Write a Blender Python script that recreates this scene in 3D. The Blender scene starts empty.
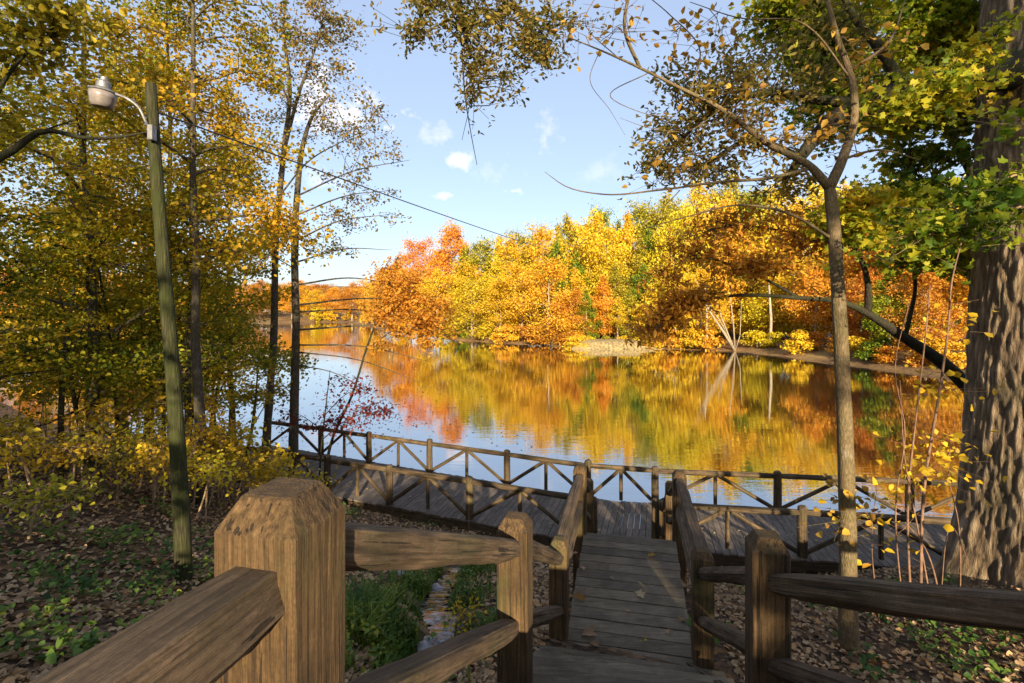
import bpy, math, random
import numpy as np
from mathutils import Vector, noise as mnoise

R = math.radians
rng = np.random.default_rng(7)
random.seed(7)
scene = bpy.context.scene
COL = scene.collection

# ------------------------------------------------------------------ camera model
F = 500.0
CAM = np.array([0.0, 0.0, 5.8])
HOR = 308.0                                   # picture row of the horizon (level camera, lens shifted down)


def P(px, py, d):
    """world point seen at picture position (px, py), d metres ahead of the camera"""
    return CAM + np.array([(px - 512) / F, 1.0, (HOR - py) / F]) * d


# ------------------------------------------------------------------ small helpers
def unit(v):
    v = np.asarray(v, float)
    return v / max(1e-9, np.linalg.norm(v))


def link(o):
    COL.objects.link(o)
    return o


def tag(o, label=None, cat=None, group=None, kind=None):
    if label: o['label'] = label
    if cat: o['category'] = cat
    if group: o['group'] = group
    if kind: o['kind'] = kind
    return o


def thing(name, loc, label, cat, group=None):
    o = bpy.data.objects.new(name, None)
    o.empty_display_size = 0.2
    o.location = tuple(float(a) for a in loc)
    link(o)
    return tag(o, label, cat, group)


def mesh_np(name, v, faces, k):
    """mesh from arrays: v (n,3), faces (m,k)"""
    me = bpy.data.meshes.new(name)
    v = np.ascontiguousarray(v, dtype=np.float32)
    f = np.ascontiguousarray(faces, dtype=np.int32)
    me.vertices.add(len(v)); me.vertices.foreach_set('co', v.ravel())
    me.loops.add(f.size); me.loops.foreach_set('vertex_index', f.ravel())
    me.polygons.add(len(f))
    me.polygons.foreach_set('loop_start', np.arange(0, f.size, k, dtype=np.int32))
    me.update(calc_edges=True)
    return me


class MB:
    """collects tubes, boxes and the like; build() links them as one mesh object"""
    def __init__(s):
        s.v, s.f, s.g, s.r, s.n = [], [], [], [], 0

    def add(s, v, f, g=None, r=None):
        v = np.asarray(v, float)
        off = s.n
        s.v.append(v)
        s.g.append(np.asarray(v if g is None else g, float))
        r = random.random() if r is None else r
        for q in f:
            s.f.append([i + off for i in q]); s.r.append(r)
        s.n += len(v)

    def tube(s, pts, rad, sides=8, caps=True, wob=0.0, flat=None, seed=None, rough=0.0, squash=None, hew=0.0):
        pts = np.asarray(pts, float)
        n = len(pts)
        rad = np.full(n, rad, float) if np.isscalar(rad) else np.asarray(rad, float)
        tang = np.gradient(pts, axis=0)
        tang /= np.maximum(np.linalg.norm(tang, axis=1, keepdims=True), 1e-9)
        up = np.array([0, 0, 1.0]) if abs(tang[0][2]) < 0.9 else np.array([0, 1.0, 0])
        seed = random.random() * 50 if seed is None else seed
        ang = np.arange(sides) * 2 * math.pi / sides
        sl = np.concatenate([[0], np.cumsum(np.linalg.norm(np.diff(pts, axis=0), axis=1))])
        V = np.zeros((n, sides, 3)); G = np.zeros((n, sides, 3))
        for i in range(n):
            t = tang[i]
            a = up - t * np.dot(up, t); a = unit(a); b = np.cross(t, a)
            up = a
            c, sn = np.cos(ang), np.sin(ang)
            rr = np.full(sides, rad[i])
            if rough:
                for j in range(sides):
                    rr[j] *= 1 + rough * mnoise.noise((c[j] * 1.1 + seed, sn[j] * 1.1, sl[i] * 2.0)) \
                        + 0.5 * rough * mnoise.noise((c[j] * 3 + seed, sn[j] * 3, sl[i] * 5.0))
            A = rr * c; B = rr * sn
            if hew:
                k6 = 2 * math.pi / 6; th = (ang + seed) % k6 - k6 / 2
                hx = .90 / np.cos(th); rr = rr * (hx * hew + (1 - hew))
                A = rr * c; B = rr * sn
            if flat is not None:
                A = np.minimum(A, flat * rad[i])
            if squash is not None:
                B = B * squash
            V[i] = pts[i] + A[:, None] * a + B[:, None] * b
            G[i, :, 0] = A; G[i, :, 1] = B; G[i, :, 2] = sl[i] + seed * 5
        f = []
        for i in range(n - 1):
            for j in range(sides):
                k = (j + 1) % sides
                f.append([i * sides + j, i * sides + k, (i + 1) * sides + k, (i + 1) * sides + j])
        if caps:
            f.append(list(range(sides))[::-1])
            f.append([(n - 1) * sides + j for j in range(sides)])
        s.add(V.reshape(-1, 3), f, G.reshape(-1, 3))

    def box(s, c, ax, ay, az, hx, hy, hz, r=None, ch=0.0):
        """oriented box; the grain runs along az"""
        c, ax, ay, az = (np.asarray(q, float) for q in (c, ax, ay, az))
        seed = random.random() * 50
        if ch <= 0:
            prof = [(-1, -1), (1, -1), (1, 1), (-1, 1)]
            prof = [(x * hx, y * hy) for x, y in prof]
        else:
            prof = []
            for sx, sy, o in ((-1, -1, 0), (1, -1, 1), (1, 1, 0), (-1, 1, 1)):
                p1 = (sx * (hx - ch), sy * hy); p2 = (sx * hx, sy * (hy - ch))
                prof += [p2, p1] if o == 0 else [p1, p2]
        m = len(prof)
        v, g = [], []
        for z in (-hz, hz):
            for x, y in prof:
                v.append(c + ax * x + ay * y + az * z); g.append((x, y, z + seed * 5))
        f = [[i, (i + 1) % m, m + (i + 1) % m, m + i] for i in range(m)]
        f += [list(range(m))[::-1], [m + i for i in range(m)]]
        s.add(v, f, g, r)

    def beam(s, a, b, w, h, r=None, ch=0.0):
        a, b = np.asarray(a, float), np.asarray(b, float)
        t = unit(b - a)
        x = np.cross(t, (0, 0, 1.0)); x = unit(x); y = np.cross(x, t)
        s.box((a + b) / 2, x, y, t, w / 2, h / 2, np.linalg.norm(b - a) / 2, r, ch)

    def build(s, name, mat, parent=None, loc=None, smooth=False):
        v = np.concatenate(s.v); g = np.concatenate(s.g)
        base = np.array(parent_world(parent)) if parent else (np.zeros(3) if loc is None else np.asarray(loc, float))
        me = bpy.data.meshes.new(name)
        me.from_pydata((v - base).tolist(), [], s.f)
        at = me.attributes.new('gc', 'FLOAT_VECTOR', 'POINT'); at.data.foreach_set('vector', g.astype(np.float32).ravel())
        at = me.attributes.new('rnd', 'FLOAT', 'FACE'); at.data.foreach_set('value', np.asarray(s.r, np.float32))
        if smooth:
            me.polygons.foreach_set('use_smooth', np.ones(len(s.f), bool))
        me.materials.append(mat)
        me.update()
        o = link(bpy.data.objects.new(name, me))
        if parent: o.parent = parent
        elif loc is not None: o.location = tuple(float(q) for q in loc)
        return o


def parent_world(p):
    w = np.zeros(3)
    while p is not None:
        w += np.array(p.location); p = p.parent
    return w


# ------------------------------------------------------------------ foliage
class LF:
    def __init__(s): s.c, s.s = [], []

    def put(s, centers, size):
        s.c.append(np.asarray(centers, float).reshape(-1, 3))
        n = len(s.c[-1])
        s.s.append(np.full(n, size, float) * rng.uniform(0.6, 1.25, n))

    def cat(s):
        return np.concatenate(s.c), np.concatenate(s.s)

    def mesh(s, name, shape='leaf', flatness=0.9, aspect=0.6, base=(0, 0, 0), droop=0.0):
        c, L = s.cat()
        return leaf_mesh(name, c - np.asarray(base), L, shape, flatness, aspect, droop)

    def build(s, name, mat, parent=None, loc=None, **k):
        base = parent_world(parent) if parent else (np.zeros(3) if loc is None else np.asarray(loc, float))
        me = s.mesh(name, base=base, **k)
        me.materials.append(mat)
        o = link(bpy.data.objects.new(name, me))
        if parent: o.parent = parent
        elif loc is not None: o.location = tuple(float(q) for q in loc)
        return o


SHAPES = {
    # outline points (along, across), then quads
    'leaf': ([(0, 0), (.32, .5), (.7, .36), (1, 0), (.7, -.36), (.32, -.5)], [(0, 5, 4, 3), (0, 3, 2, 1)]),
    'diamond': ([(0, 0), (.5, .5), (1, 0), (.5, -.5)], [(0, 3, 2, 1)]),
    'maple': ([(0, 0), (.12, .55), (.4, .32), (.62, .75), (.72, .25), (1, 0), (.72, -.25), (.62, -.75), (.4, -.32), (.12, -.55)],
              [(0, 8, 2, 1), (0, 9, 8, 8), (8, 6, 4, 2), (2, 4, 3, 3), (8, 7, 6, 6), (4, 6, 5, 5)]),
}


def leaf_mesh(name, c, L, shape='leaf', flatness=0.9, aspect=0.6, droop=0.0, nrm=None):
    n = len(c)
    if nrm is None:
        nr = rng.normal(size=(n, 3)) * 0.75
        nr[:, 2] += flatness
    else:
        nr = nrm + rng.normal(size=(n, 3)) * 0.35
    nr /= np.linalg.norm(nr, axis=1, keepdims=True)
    d = rng.normal(size=(n, 3)); d[:, 2] -= droop
    d -= nr * np.sum(d * nr, axis=1, keepdims=True)
    d /= np.maximum(np.linalg.norm(d, axis=1, keepdims=True), 1e-6)
    b = np.cross(nr, d)
    pts, quads = SHAPES[shape]
    k = len(pts)
    V = np.zeros((n, k, 3))
    W = L * aspect * rng.uniform(.8, 1.2, n)
    curl = rng.uniform(-.15, .25, n)
    for i, (u, w) in enumerate(pts):
        lift = abs(w) * 0.5 * W + curl * L * (u - .5) ** 2
        V[:, i] = c + d * ((u - .5) * L)[:, None] + b * (w * W)[:, None] + nr * lift[:, None]
    if shape == 'maple':
        tris = [(0, 2, 1), (0, 9, 8), (0, 8, 2), (8, 6, 4), (8, 4, 2), (2, 4, 3), (8, 7, 6), (4, 6, 5)]
        q = np.array(tris); kk = 3
    else:
        q = np.array(quads); kk = 4
    Fc = (np.arange(n)[:, None, None] * k + q[None]).reshape(-1, kk)
    me = mesh_np(name, V.reshape(-1, 3), Fc, kk)
    at = me.attributes.new('rnd', 'FLOAT', 'FACE')
    at.data.foreach_set('value', np.repeat(rng.random(n), len(q)).astype(np.float32))
    return me


# ------------------------------------------------------------------ materials
def new_mat(name):
    m = bpy.data.materials.new(name); m.use_nodes = True
    nt = m.node_tree; nt.nodes.clear()
    out = nt.nodes.new('ShaderNodeOutputMaterial')
    return m, nt, out


def N(nt, kind, ins=None, **props):
    n = nt.nodes.new('ShaderNode' + kind)
    for k, v in props.items(): setattr(n, k, v)
    for k, v in (ins or {}).items():
        sock = n.inputs[k]
        if isinstance(v, bpy.types.NodeSocket): nt.links.new(v, sock)
        else: sock.default_value = v
    return n


def ramp(nt, fac, stops):
    n = nt.nodes.new('ShaderNodeValToRGB')
    cr = n.color_ramp
    while len(cr.elements) < len(stops): cr.elements.new(0.5)
    for e, (p, c) in zip(cr.elements, stops):
        e.position = p; e.color = (*c, 1) if len(c) == 3 else c
    nt.links.new(fac, n.inputs['Fac'])
    return n.outputs['Color']


def mathn(nt, op, a, b=0.0, c=0.0, clamp=False):
    n = nt.nodes.new('ShaderNodeMath'); n.operation = op; n.use_clamp = clamp
    for i, q in enumerate((a, b, c)):
        if isinstance(q, bpy.types.NodeSocket): nt.links.new(q, n.inputs[i])
        else: n.inputs[i].default_value = q
    return n.outputs[0]


def mixc(nt, fac, a, b, mode='MIX'):
    n = nt.nodes.new('ShaderNodeMix'); n.data_type = 'RGBA'; n.blend_type = mode
    for s, q in ((0, fac), (6, a), (7, b)):
        if isinstance(q, bpy.types.NodeSocket): nt.links.new(q, n.inputs[s])
        else: n.inputs[s].default_value = q if s == 0 else (*q, 1)
    return n.outputs[2]


def leaf_mat(name, cols, trans=0.38, clump=0.5, scale=0.6, hue=0.02):
    m, nt, out = new_mat(name)
    at = N(nt, 'Attribute', attribute_name='rnd')
    tc = N(nt, 'TexCoord')
    no = N(nt, 'TexNoise', {'Vector': tc.outputs['Object'], 'Scale': scale, 'Detail': 2.0})
    oi = N(nt, 'ObjectInfo')
    v = mathn(nt, 'MULTIPLY', at.outputs['Fac'], 1 - clump)
    nz = mathn(nt, 'MULTIPLY_ADD', no.outputs['Fac'], 2.2, -0.6, True)
    v = mathn(nt, 'MULTIPLY_ADD', nz, clump, v, True)
    k = len(cols)
    col = ramp(nt, v, [(i / max(1, k - 1), c) for i, c in enumerate(cols)])
    h = mathn(nt, 'MULTIPLY_ADD', oi.outputs['Random'], hue, 0.5 - hue / 2)
    hs = N(nt, 'HueSaturation', {'Hue': h, 'Color': col, 'Saturation': 1.0})
    pr = N(nt, 'BsdfPrincipled', {'Base Color': hs.outputs[0], 'Roughness': 0.55})
    pr.inputs['Specular IOR Level'].default_value = 0.25
    tcol = mixc(nt, 0.35, hs.outputs[0], (1, 0.9, 0.35), 'MULTIPLY')
    tr = N(nt, 'BsdfTranslucent', {'Color': tcol})
    mx = N(nt, 'MixShader', {0: trans, 1: pr.outputs[0], 2: tr.outputs[0]})
    nt.links.new(mx.outputs[0], out.inputs[0])
    return m


def wood_mat(name, dark, mid, light, moss=0.3, mosscol=(.045, .06, .015), gs=(26, 26, 1.3), bump=0.5, vary=0.35, rough=0.8, rings=.4, endgrain=0.0, crack=.8):
    m, nt, out = new_mat(name)
    g = N(nt, 'Attribute', attribute_name='gc')
    rn = N(nt, 'Attribute', attribute_name='rnd')
    mp = N(nt, 'Mapping', {'Vector': g.outputs['Vector'], 'Scale': gs})
    n1 = N(nt, 'TexNoise', {'Vector': mp.outputs[0], 'Scale': 1.0, 'Detail': 6.0, 'Roughness': 0.7, 'Distortion': 0.15})
    n2 = N(nt, 'TexNoise', {'Vector': g.outputs['Vector'], 'Scale': 3.5, 'Detail': 4.0, 'Roughness': 0.6})
    col = ramp(nt, n1.outputs['Fac'], [(0.30, dark), (0.5, mid), (0.72, light)])
    n7 = N(nt, 'TexNoise', {'Vector': g.outputs['Vector'], 'Scale': 90.0, 'Detail': 4.0, 'Roughness': .7})
    col = mixc(nt, .5, col, ramp(nt, n7.outputs['Fac'], [(.35, (.55, .55, .55)), (.6, (1.12, 1.12, 1.12))]), 'MULTIPLY')
    st = ramp(nt, n2.outputs['Fac'], [(0.35, (.5, .47, .45)), (0.62, (1.1, 1.08, 1.05))])
    col = mixc(nt, 0.75, col, st, 'MULTIPLY')
    wv = N(nt, 'TexWave', {'Vector': g.outputs['Vector'], 'Scale': 26.0, 'Distortion': 5.0, 'Detail': 3.0, 'Detail Scale': .6}, wave_type='RINGS', rings_direction='Z')
    rg = ramp(nt, wv.outputs['Fac'], [(0.0, (.72, .70, .66)), (.6, (1.08, 1.07, 1.05))])
    col = mixc(nt, rings, col, rg, 'MULTIPLY')
    # drying cracks along the grain
    mp2 = N(nt, 'Mapping', {'Vector': g.outputs['Vector'], 'Scale': (gs[0] * .75, gs[1] * .75, gs[2] * .45)})
    vo = N(nt, 'TexNoise', {'Vector': mp2.outputs[0], 'Scale': 1.0, 'Detail': 3.0, 'Roughness': .5})
    cr = N(nt, 'MapRange', {'Value': vo.outputs['Fac'], 'From Min': .372, 'From Max': .352}, clamp=True).outputs[0]
    col = mixc(nt, mathn(nt, 'MULTIPLY', cr, crack), col, (.012, .009, .006))
    # growth rings where the wood is cut across
    ge = N(nt, 'NewGeometry'); sz = N(nt, 'SeparateXYZ', {'Vector': ge.outputs['Normal']})
    topf = mathn(nt, 'MULTIPLY', mathn(nt, 'GREATER_THAN', mathn(nt, 'ABSOLUTE', sz.outputs['Z']), .55), endgrain)
    w2 = N(nt, 'TexWave', {'Vector': g.outputs['Vector'], 'Scale': 30.0, 'Distortion': 1.6, 'Detail': 3.0, 'Detail Scale': 2.5}, wave_type='RINGS', rings_direction='Z')
    n6 = N(nt, 'TexNoise', {'Vector': g.outputs['Vector'], 'Scale': 22.0, 'Detail': 6.0, 'Roughness': .7})
    eg = mixc(nt, .55, ramp(nt, w2.outputs['Fac'], [(.1, dark), (.5, mid), (.9, mid)]), ramp(nt, n6.outputs['Fac'], [(.32, dark), (.52, mid), (.7, light)]))
    col = mixc(nt, topf, col, eg)
    n3 = N(nt, 'TexNoise', {'Vector': g.outputs['Vector'], 'Scale': 1.7, 'Detail': 5.0, 'Roughness': 0.7})
    mf = ramp(nt, n3.outputs['Fac'], [(0.5, (0, 0, 0)), (0.68, (1, 1, 1))])
    col = mixc(nt, mathn(nt, 'MULTIPLY', mf, moss), col, mosscol)
    br = mathn(nt, 'MULTIPLY_ADD', rn.outputs['Fac'], vary, 1 - vary / 2)
    hs = N(nt, 'HueSaturation', {'Value': br, 'Color': col})
    hgt = mathn(nt, 'SUBTRACT', n1.outputs['Fac'], mathn(nt, 'MULTIPLY', cr, 0.7))
    bp = N(nt, 'Bump', {'Height': hgt, 'Strength': bump, 'Distance': 0.016})
    pr = N(nt, 'BsdfPrincipled', {'Base Color': hs.outputs[0], 'Roughness': rough, 'Normal': bp.outputs[0]})
    pr.inputs['Specular IOR Level'].default_value = 0.3
    nt.links.new(pr.outputs[0], out.inputs[0])
    return m


def plain_mat(name, col, rough=0.6, metal=0.0, nscale=8.0, namp=0.3, bump=0.0):
    m, nt, out = new_mat(name)
    tc = N(nt, 'TexCoord')
    no = N(nt, 'TexNoise', {'Vector': tc.outputs['Object'], 'Scale': nscale, 'Detail': 5.0})
    c = ramp(nt, no.outputs['Fac'], [(0.3, tuple(q * (1 - namp) for q in col)), (0.7, tuple(min(1, q * (1 + namp)) for q in col))])
    pr = N(nt, 'BsdfPrincipled', {'Base Color': c, 'Roughness': rough, 'Metallic': metal})
    if bump:
        bp = N(nt, 'Bump', {'Height': no.outputs['Fac'], 'Strength': bump, 'Distance': 0.03})
        nt.links.new(bp.outputs[0], pr.inputs['Normal'])
    nt.links.new(pr.outputs[0], out.inputs[0])
    return m


def bark_mat(name, dark, mid, light, scale=(9, 9, 1.6), moss=0.0, mosscol=(.05, .08, .015), lichen=0.0, bump=0.8):
    m, nt, out = new_mat(name)
    tc = N(nt, 'TexCoord')
    n0 = N(nt, 'TexNoise', {'Vector': tc.outputs['Object'], 'Scale': 2.5, 'Detail': 3.0})
    wa = N(nt, 'VectorMath', {0: n0.outputs['Color'], 1: (.05, .05, .12)}, operation='MULTIPLY')
    add = N(nt, 'VectorMath', {0: tc.outputs['Object'], 1: wa.outputs[0]}, operation='ADD')
    mp = N(nt, 'Mapping', {'Vector': add.outputs[0], 'Scale': scale})
    vo = N(nt, 'TexVoronoi', {'Vector': mp.outputs[0], 'Scale': 1.0}, feature='DISTANCE_TO_EDGE')
    n1 = N(nt, 'TexNoise', {'Vector': mp.outputs[0], 'Scale': 2.0, 'Detail': 6.0, 'Roughness': 0.65})
    h = mathn(nt, 'MULTIPLY_ADD', vo.outputs['Distance'], .7, mathn(nt, 'MULTIPLY', n1.outputs['Fac'], 0.85))
    col = ramp(nt, h, [(0.22, dark), (0.5, mid), (0.85, light)])
    if lichen:
        n2 = N(nt, 'TexNoise', {'Vector': tc.outputs['Object'], 'Scale': 7.0, 'Detail': 5.0, 'Roughness': .7})
        lf = ramp(nt, n2.outputs['Fac'], [(0.56, (0, 0, 0)), (0.66, (1, 1, 1))])
        col = mixc(nt, mathn(nt, 'MULTIPLY', lf, lichen), col, (.42, .40, .33))
    if moss:
        n3 = N(nt, 'TexNoise', {'Vector': tc.outputs['Object'], 'Scale': 2.2, 'Detail': 5.0, 'Roughness': .7})
        mf = ramp(nt, n3.outputs['Fac'], [(0.4, (0, 0, 0)), (0.6, (1, 1, 1))])
        col = mixc(nt, mathn(nt, 'MULTIPLY', mf, moss), col, mosscol)
    bp = N(nt, 'Bump', {'Height': h, 'Strength': bump, 'Distance': 0.03})
    pr = N(nt, 'BsdfPrincipled', {'Base Color': col, 'Roughness': 0.9, 'Normal': bp.outputs[0]})
    pr.inputs['Specular IOR Level'].default_value = 0.2
    nt.links.new(pr.outputs[0], out.inputs[0])
    return m


M = {}
M['post'] = wood_mat('weathered_post', (.026, .016, .008), (.10, .061, .026), (.19, .118, .052), moss=.6, gs=(70, 70, 2.6), bump=1.0, endgrain=.85)
M['log'] = wood_mat('weathered_log', (.035, .023, .014), (.125, .084, .05), (.23, .162, .105), moss=.3, gs=(64, 64, 2.2), bump=1.0)
M['deckrail'] = wood_mat('deck_rail_wood', (.03, .021, .012), (.095, .065, .035), (.20, .14, .075), moss=.4)
M['plank'] = wood_mat('deck_plank_wood', (.07, .056, .045), (.155, .125, .10), (.24, .20, .165), moss=.18, mosscol=(.05, .055, .025), gs=(46, 46, 2.6), vary=.5, bump=.3, crack=.15, rings=.15)
M['step'] = wood_mat('step_plank_wood', (.10, .08, .055), (.16, .128, .086), (.22, .18, .125), moss=.25, mosscol=(.05, .06, .025), gs=(46, 46, 2.6), vary=.45, bump=.3, crack=.15, rings=.15)
M['beam'] = wood_mat('under_beam_wood', (.03, .022, .014), (.1, .07, .04), (.19, .14, .08), moss=.4)
M['pole'] = bark_mat('mossy_pole_wood', (.010, .010, .006), (.034, .032, .015), (.08, .07, .033), scale=(30, 30, 2.6), moss=.6, mosscol=(.036, .048, .008), bump=.7)
M['bark'] = bark_mat('grey_brown_bark', (.02, .016, .012), (.075, .058, .042), (.16, .13, .10), scale=(30, 30, 7), moss=.2, lichen=.2)
M['barkdark'] = bark_mat('dark_bark', (.008, .007, .005), (.028, .022, .015), (.065, .05, .035), scale=(26, 26, 7), moss=.25)
M['barktan'] = bark_mat('tan_bark', (.045, .032, .018), (.15, .103, .056), (.26, .185, .105), scale=(38, 38, 11), moss=.25, lichen=.18, bump=.5)
M['barkpale'] = bark_mat('pale_bark', (.12, .095, .07), (.30, .245, .17), (.50, .43, .32), scale=(5, 5, 1.5), bump=.3)
M['stem'] = plain_mat('tan_stem', (.30, .20, .11), .8, nscale=14, namp=.45)
M['stemred'] = plain_mat('reddish_stem', (.17, .095, .055), .8, nscale=14, namp=.45)
M['metal'] = plain_mat('weathered_grey_metal', (.20, .195, .19), .5, .6, 20, .35)
M['lens'] = plain_mat('frosted_lamp_glass', (.21, .18, .165), .3, 0, 14, .2)
M['wire'] = plain_mat('black_cable', (.015, .015, .016), .6)
M['stone'] = plain_mat('grey_stone', (.33, .31, .32), .8, 0, 9, .5, .6)
M['wall'] = plain_mat('pale_wall_stone', (.42, .32, .13), .9, 0, 1.5, .25, .4)
M['path'] = plain_mat('grey_path', (.27, .25, .24), .9, 0, 2, .25)

YEL = [(.16, .15, .012), (.52, .40, .018), (.78, .60, .035), (.84, .69, .08)]
GOLD = [(.26, .15, .01), (.62, .39, .018), (.80, .54, .035), (.86, .64, .07)]
ORG = [(.33, .13, .012), (.66, .31, .022), (.82, .45, .04), (.85, .55, .08)]
RED = [(.30, .09, .01), (.62, .22, .025), (.76, .31, .035), (.82, .44, .06)]
RUST = [(.26, .10, .014), (.52, .22, .025), (.70, .34, .045), (.76, .45, .07)]
OLV = [(.05, .075, .008), (.22, .21, .015), (.52, .42, .03), (.68, .54, .05)]
GRN = [(.025, .06, .006), (.10, .17, .012), (.30, .34, .02), (.50, .46, .04)]
MIX = [(.03, .07, .008), (.09, .15, .012), (.24, .26, .018), (.48, .38, .02), (.64, .42, .025), (.55, .20, .02)]
LM = {
    'yellow': leaf_mat('yellow_leaves', YEL), 'golden': leaf_mat('golden_leaves', GOLD),
    'orange': leaf_mat('orange_leaves', ORG), 'red': leaf_mat('red_orange_leaves', RED),
    'rust': leaf_mat('rust_leaves', RUST, trans=.48), 'olive': leaf_mat('olive_leaves', OLV), 'green': leaf_mat('green_leaves', GRN),
    'mixed': leaf_mat('mixed_autumn_leaves', MIX, clump=.62, scale=.45, trans=.55),
    'amber': leaf_mat('amber_leaves', [(.06, .10, .012), (.20, .23, .016), (.42, .31, .018), (.64, .39, .022), (.66, .31, .022)], clump=.6, scale=.4, trans=.55),
    'dull': leaf_mat('dull_oak_leaves', [(.05, .06, .015), (.15, .13, .03), (.33, .22, .05), (.60, .40, .06)], trans=.55, scale=1.2),
    'lime': leaf_mat('lime_leaves', [(.02, .06, .008), (.09, .16, .012), (.30, .34, .02), (.55, .47, .03), (.55, .30, .03)], trans=.5),
    'crimson': leaf_mat('crimson_leaves', [(.05, .008, .009), (.12, .016, .016), (.2, .035, .022), (.28, .08, .03)], trans=.4),
    'bright': leaf_mat('bright_yellow_leaves', [(.28, .2, .02), (.6, .38, .02), (.8, .5, .03)], trans=.4, clump=.2),
    'tan': leaf_mat('tan_gold_leaves', [(.14, .07, .02), (.36, .20, .03), (.52, .33, .04), (.60, .30, .03)], trans=.35, clump=.3),
    'litter': leaf_mat('leaf_litter', [(.09, .055, .028), (.21, .125, .058), (.34, .215, .105), (.46, .33, .18), (.5, .22, .045)], trans=.1, clump=.25, scale=2),
    'herb': leaf_mat('herb_leaves', [(.02, .05, .012), (.05, .11, .02), (.12, .19, .03), (.34, .32, .03)], trans=.3, clump=.6, scale=1.2),
    'grass': leaf_mat('grass_blades', [(.02, .055, .01), (.06, .12, .02), (.16, .22, .03), (.30, .30, .05)], trans=.3, clump=.6, scale=1.5),
}

# ------------------------------------------------------------------ terrain
LAKE = np.array([(-24, 25.5), (-33, 32), (-42, 42), (-45, 51), (-37, 56), (-38, 66), (-50, 92), (-75, 150), (-98, 204), (-67, 201), (-44, 156), (-28, 120),
                 (-11, 92), (1.3, 79), (9, 72), (20, 70), (30, 67), (33, 58), (35, 46), (36, 38), (31, 28), (24, 19), (16, 14.5), (10, 12.6), (6, 12.1),
                 (1.5, 13.2), (-3, 15.4), (-6.5, 17.8), (-10, 20.3), (-15, 22.2)], float)


def lake_sd(x, y):
    """distance to the shoreline, negative over the lake"""
    x = np.asarray(x, float); y = np.asarray(y, float)
    d2 = np.full(x.shape, 1e18); ins = np.zeros(x.shape, bool)
    for i in range(len(LAKE)):
        a = LAKE[i]; b = LAKE[(i + 1) % len(LAKE)]
        e = b - a
        t = np.clip(((x - a[0]) * e[0] + (y - a[1]) * e[1]) / (e @ e), 0, 1)
        d2 = np.minimum(d2, (x - a[0] - t * e[0]) ** 2 + (y - a[1] - t * e[1]) ** 2)
        c = ((a[1] > y) != (b[1] > y)) & (x < e[0] * (y - a[1]) / (e[1] if e[1] else 1e-9) + a[0])
        ins ^= c
    return np.where(ins, -1, 1) * np.sqrt(d2)


def vnoise(x, y, s, seed=0):
    """value noise"""
    x = np.asarray(x, float) * s + seed * 17.3; y = np.asarray(y, float) * s + seed * 9.1
    xi = np.floor(x); yi = np.floor(y); fx = x - xi; fy = y - yi
    fx = fx * fx * (3 - 2 * fx); fy = fy * fy * (3 - 2 * fy)

    def h(a, b):
        q = np.sin(a * 127.1 + b * 311.7 + seed * 74.7) * 43758.5453
        return q - np.floor(q)
    return (h(xi, yi) * (1 - fx) + h(xi + 1, yi) * fx) * (1 - fy) + (h(xi, yi + 1) * (1 - fx) + h(xi + 1, yi + 1) * fx) * fy - .5


STREAM = np.array([(-1.2, 1.5), (-.85, 3.5), (-.81, 5.0), (-.76, 5.6), (-.96, 6.1), (-1.05, 6.8), (-1.03, 8.1), (-.84, 9.75), (-.2, 11.6), (.5, 13.6)])


def stream_dist(x, y):
    d2 = np.full(np.shape(x), 1e9)
    for a, b in zip(STREAM[:-1], STREAM[1:]):
        e = b - a
        t = np.clip(((x - a[0]) * e[0] + (y - a[1]) * e[1]) / (e @ e), 0, 1)
        d2 = np.minimum(d2, (x - a[0] - t * e[0]) ** 2 + (y - a[1] - t * e[1]) ** 2)
    return np.sqrt(d2)


def ground_smooth(x, y):
    x = np.asarray(x, float); y = np.asarray(y, float)
    s = lake_sd(x, y)
    near = np.where(s < 2, .13 * s, np.where(s < 13, .26 + .33 * (s - 2), 3.89 + .06 * (s - 13)))
    far = np.where(s < 3, .16 * s, .48 + .05 * (s - 3) + .05 * np.clip(s - 15, 0, 60))
    r = np.hypot(x, y - 4)
    w = np.clip((32 - r) / 16, 0, 1); w = w * w * (3 - 2 * w)
    z = w * near + (1 - w) * far
    z = np.where(s < 0, np.maximum(-1.6, s * .22), z)
    z = z + .65 * np.exp(-((x - 7.6) ** 2 + (y - 6.3) ** 2) / 9.0)
    return z


def ground(x, y):
    x = np.asarray(x, float); y = np.asarray(y, float)
    z = ground_smooth(x, y)
    s = lake_sd(x, y)
    k = np.clip(s / 3, 0, 1)
    z = z + k * (.35 * vnoise(x, y, .3, 1) + .16 * vnoise(x, y, 1.0, 2) + .05 * vnoise(x, y, 3.1, 3))
    big = np.clip((np.hypot(x, y) - 40) / 60, 0, 1)
    z = z + k * big * 3.0 * vnoise(x, y, .03, 5)
    sd = stream_dist(x, y)
    z = z - .30 * np.exp(-(sd / .34) ** 2)
    return z


def gz(x, y): return float(ground(np.array([x]), np.array([y]))[0])


def on_ground(px, py, lo=2.0, hi=40.0):
    """first ground point seen at a picture position"""
    d = np.linspace(lo, hi, 1500)
    pts = np.array([P(px, py, q) for q in d])
    z = ground(pts[:, 0], pts[:, 1])
    i = np.argmax(pts[:, 2] < z)
    return np.array([pts[i, 0], pts[i, 1], z[i]])


def axis(lo, hi, step, far_lo, far_hi):
    a = list(np.arange(lo, hi + 1e-6, step)); s = step; q = hi
    while q < far_hi: s *= 1.10; q += s; a.append(q)
    s = step; q = lo
    while q > far_lo: s *= 1.10; q -= s; a.insert(0, q)
    return np.array(a)


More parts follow.
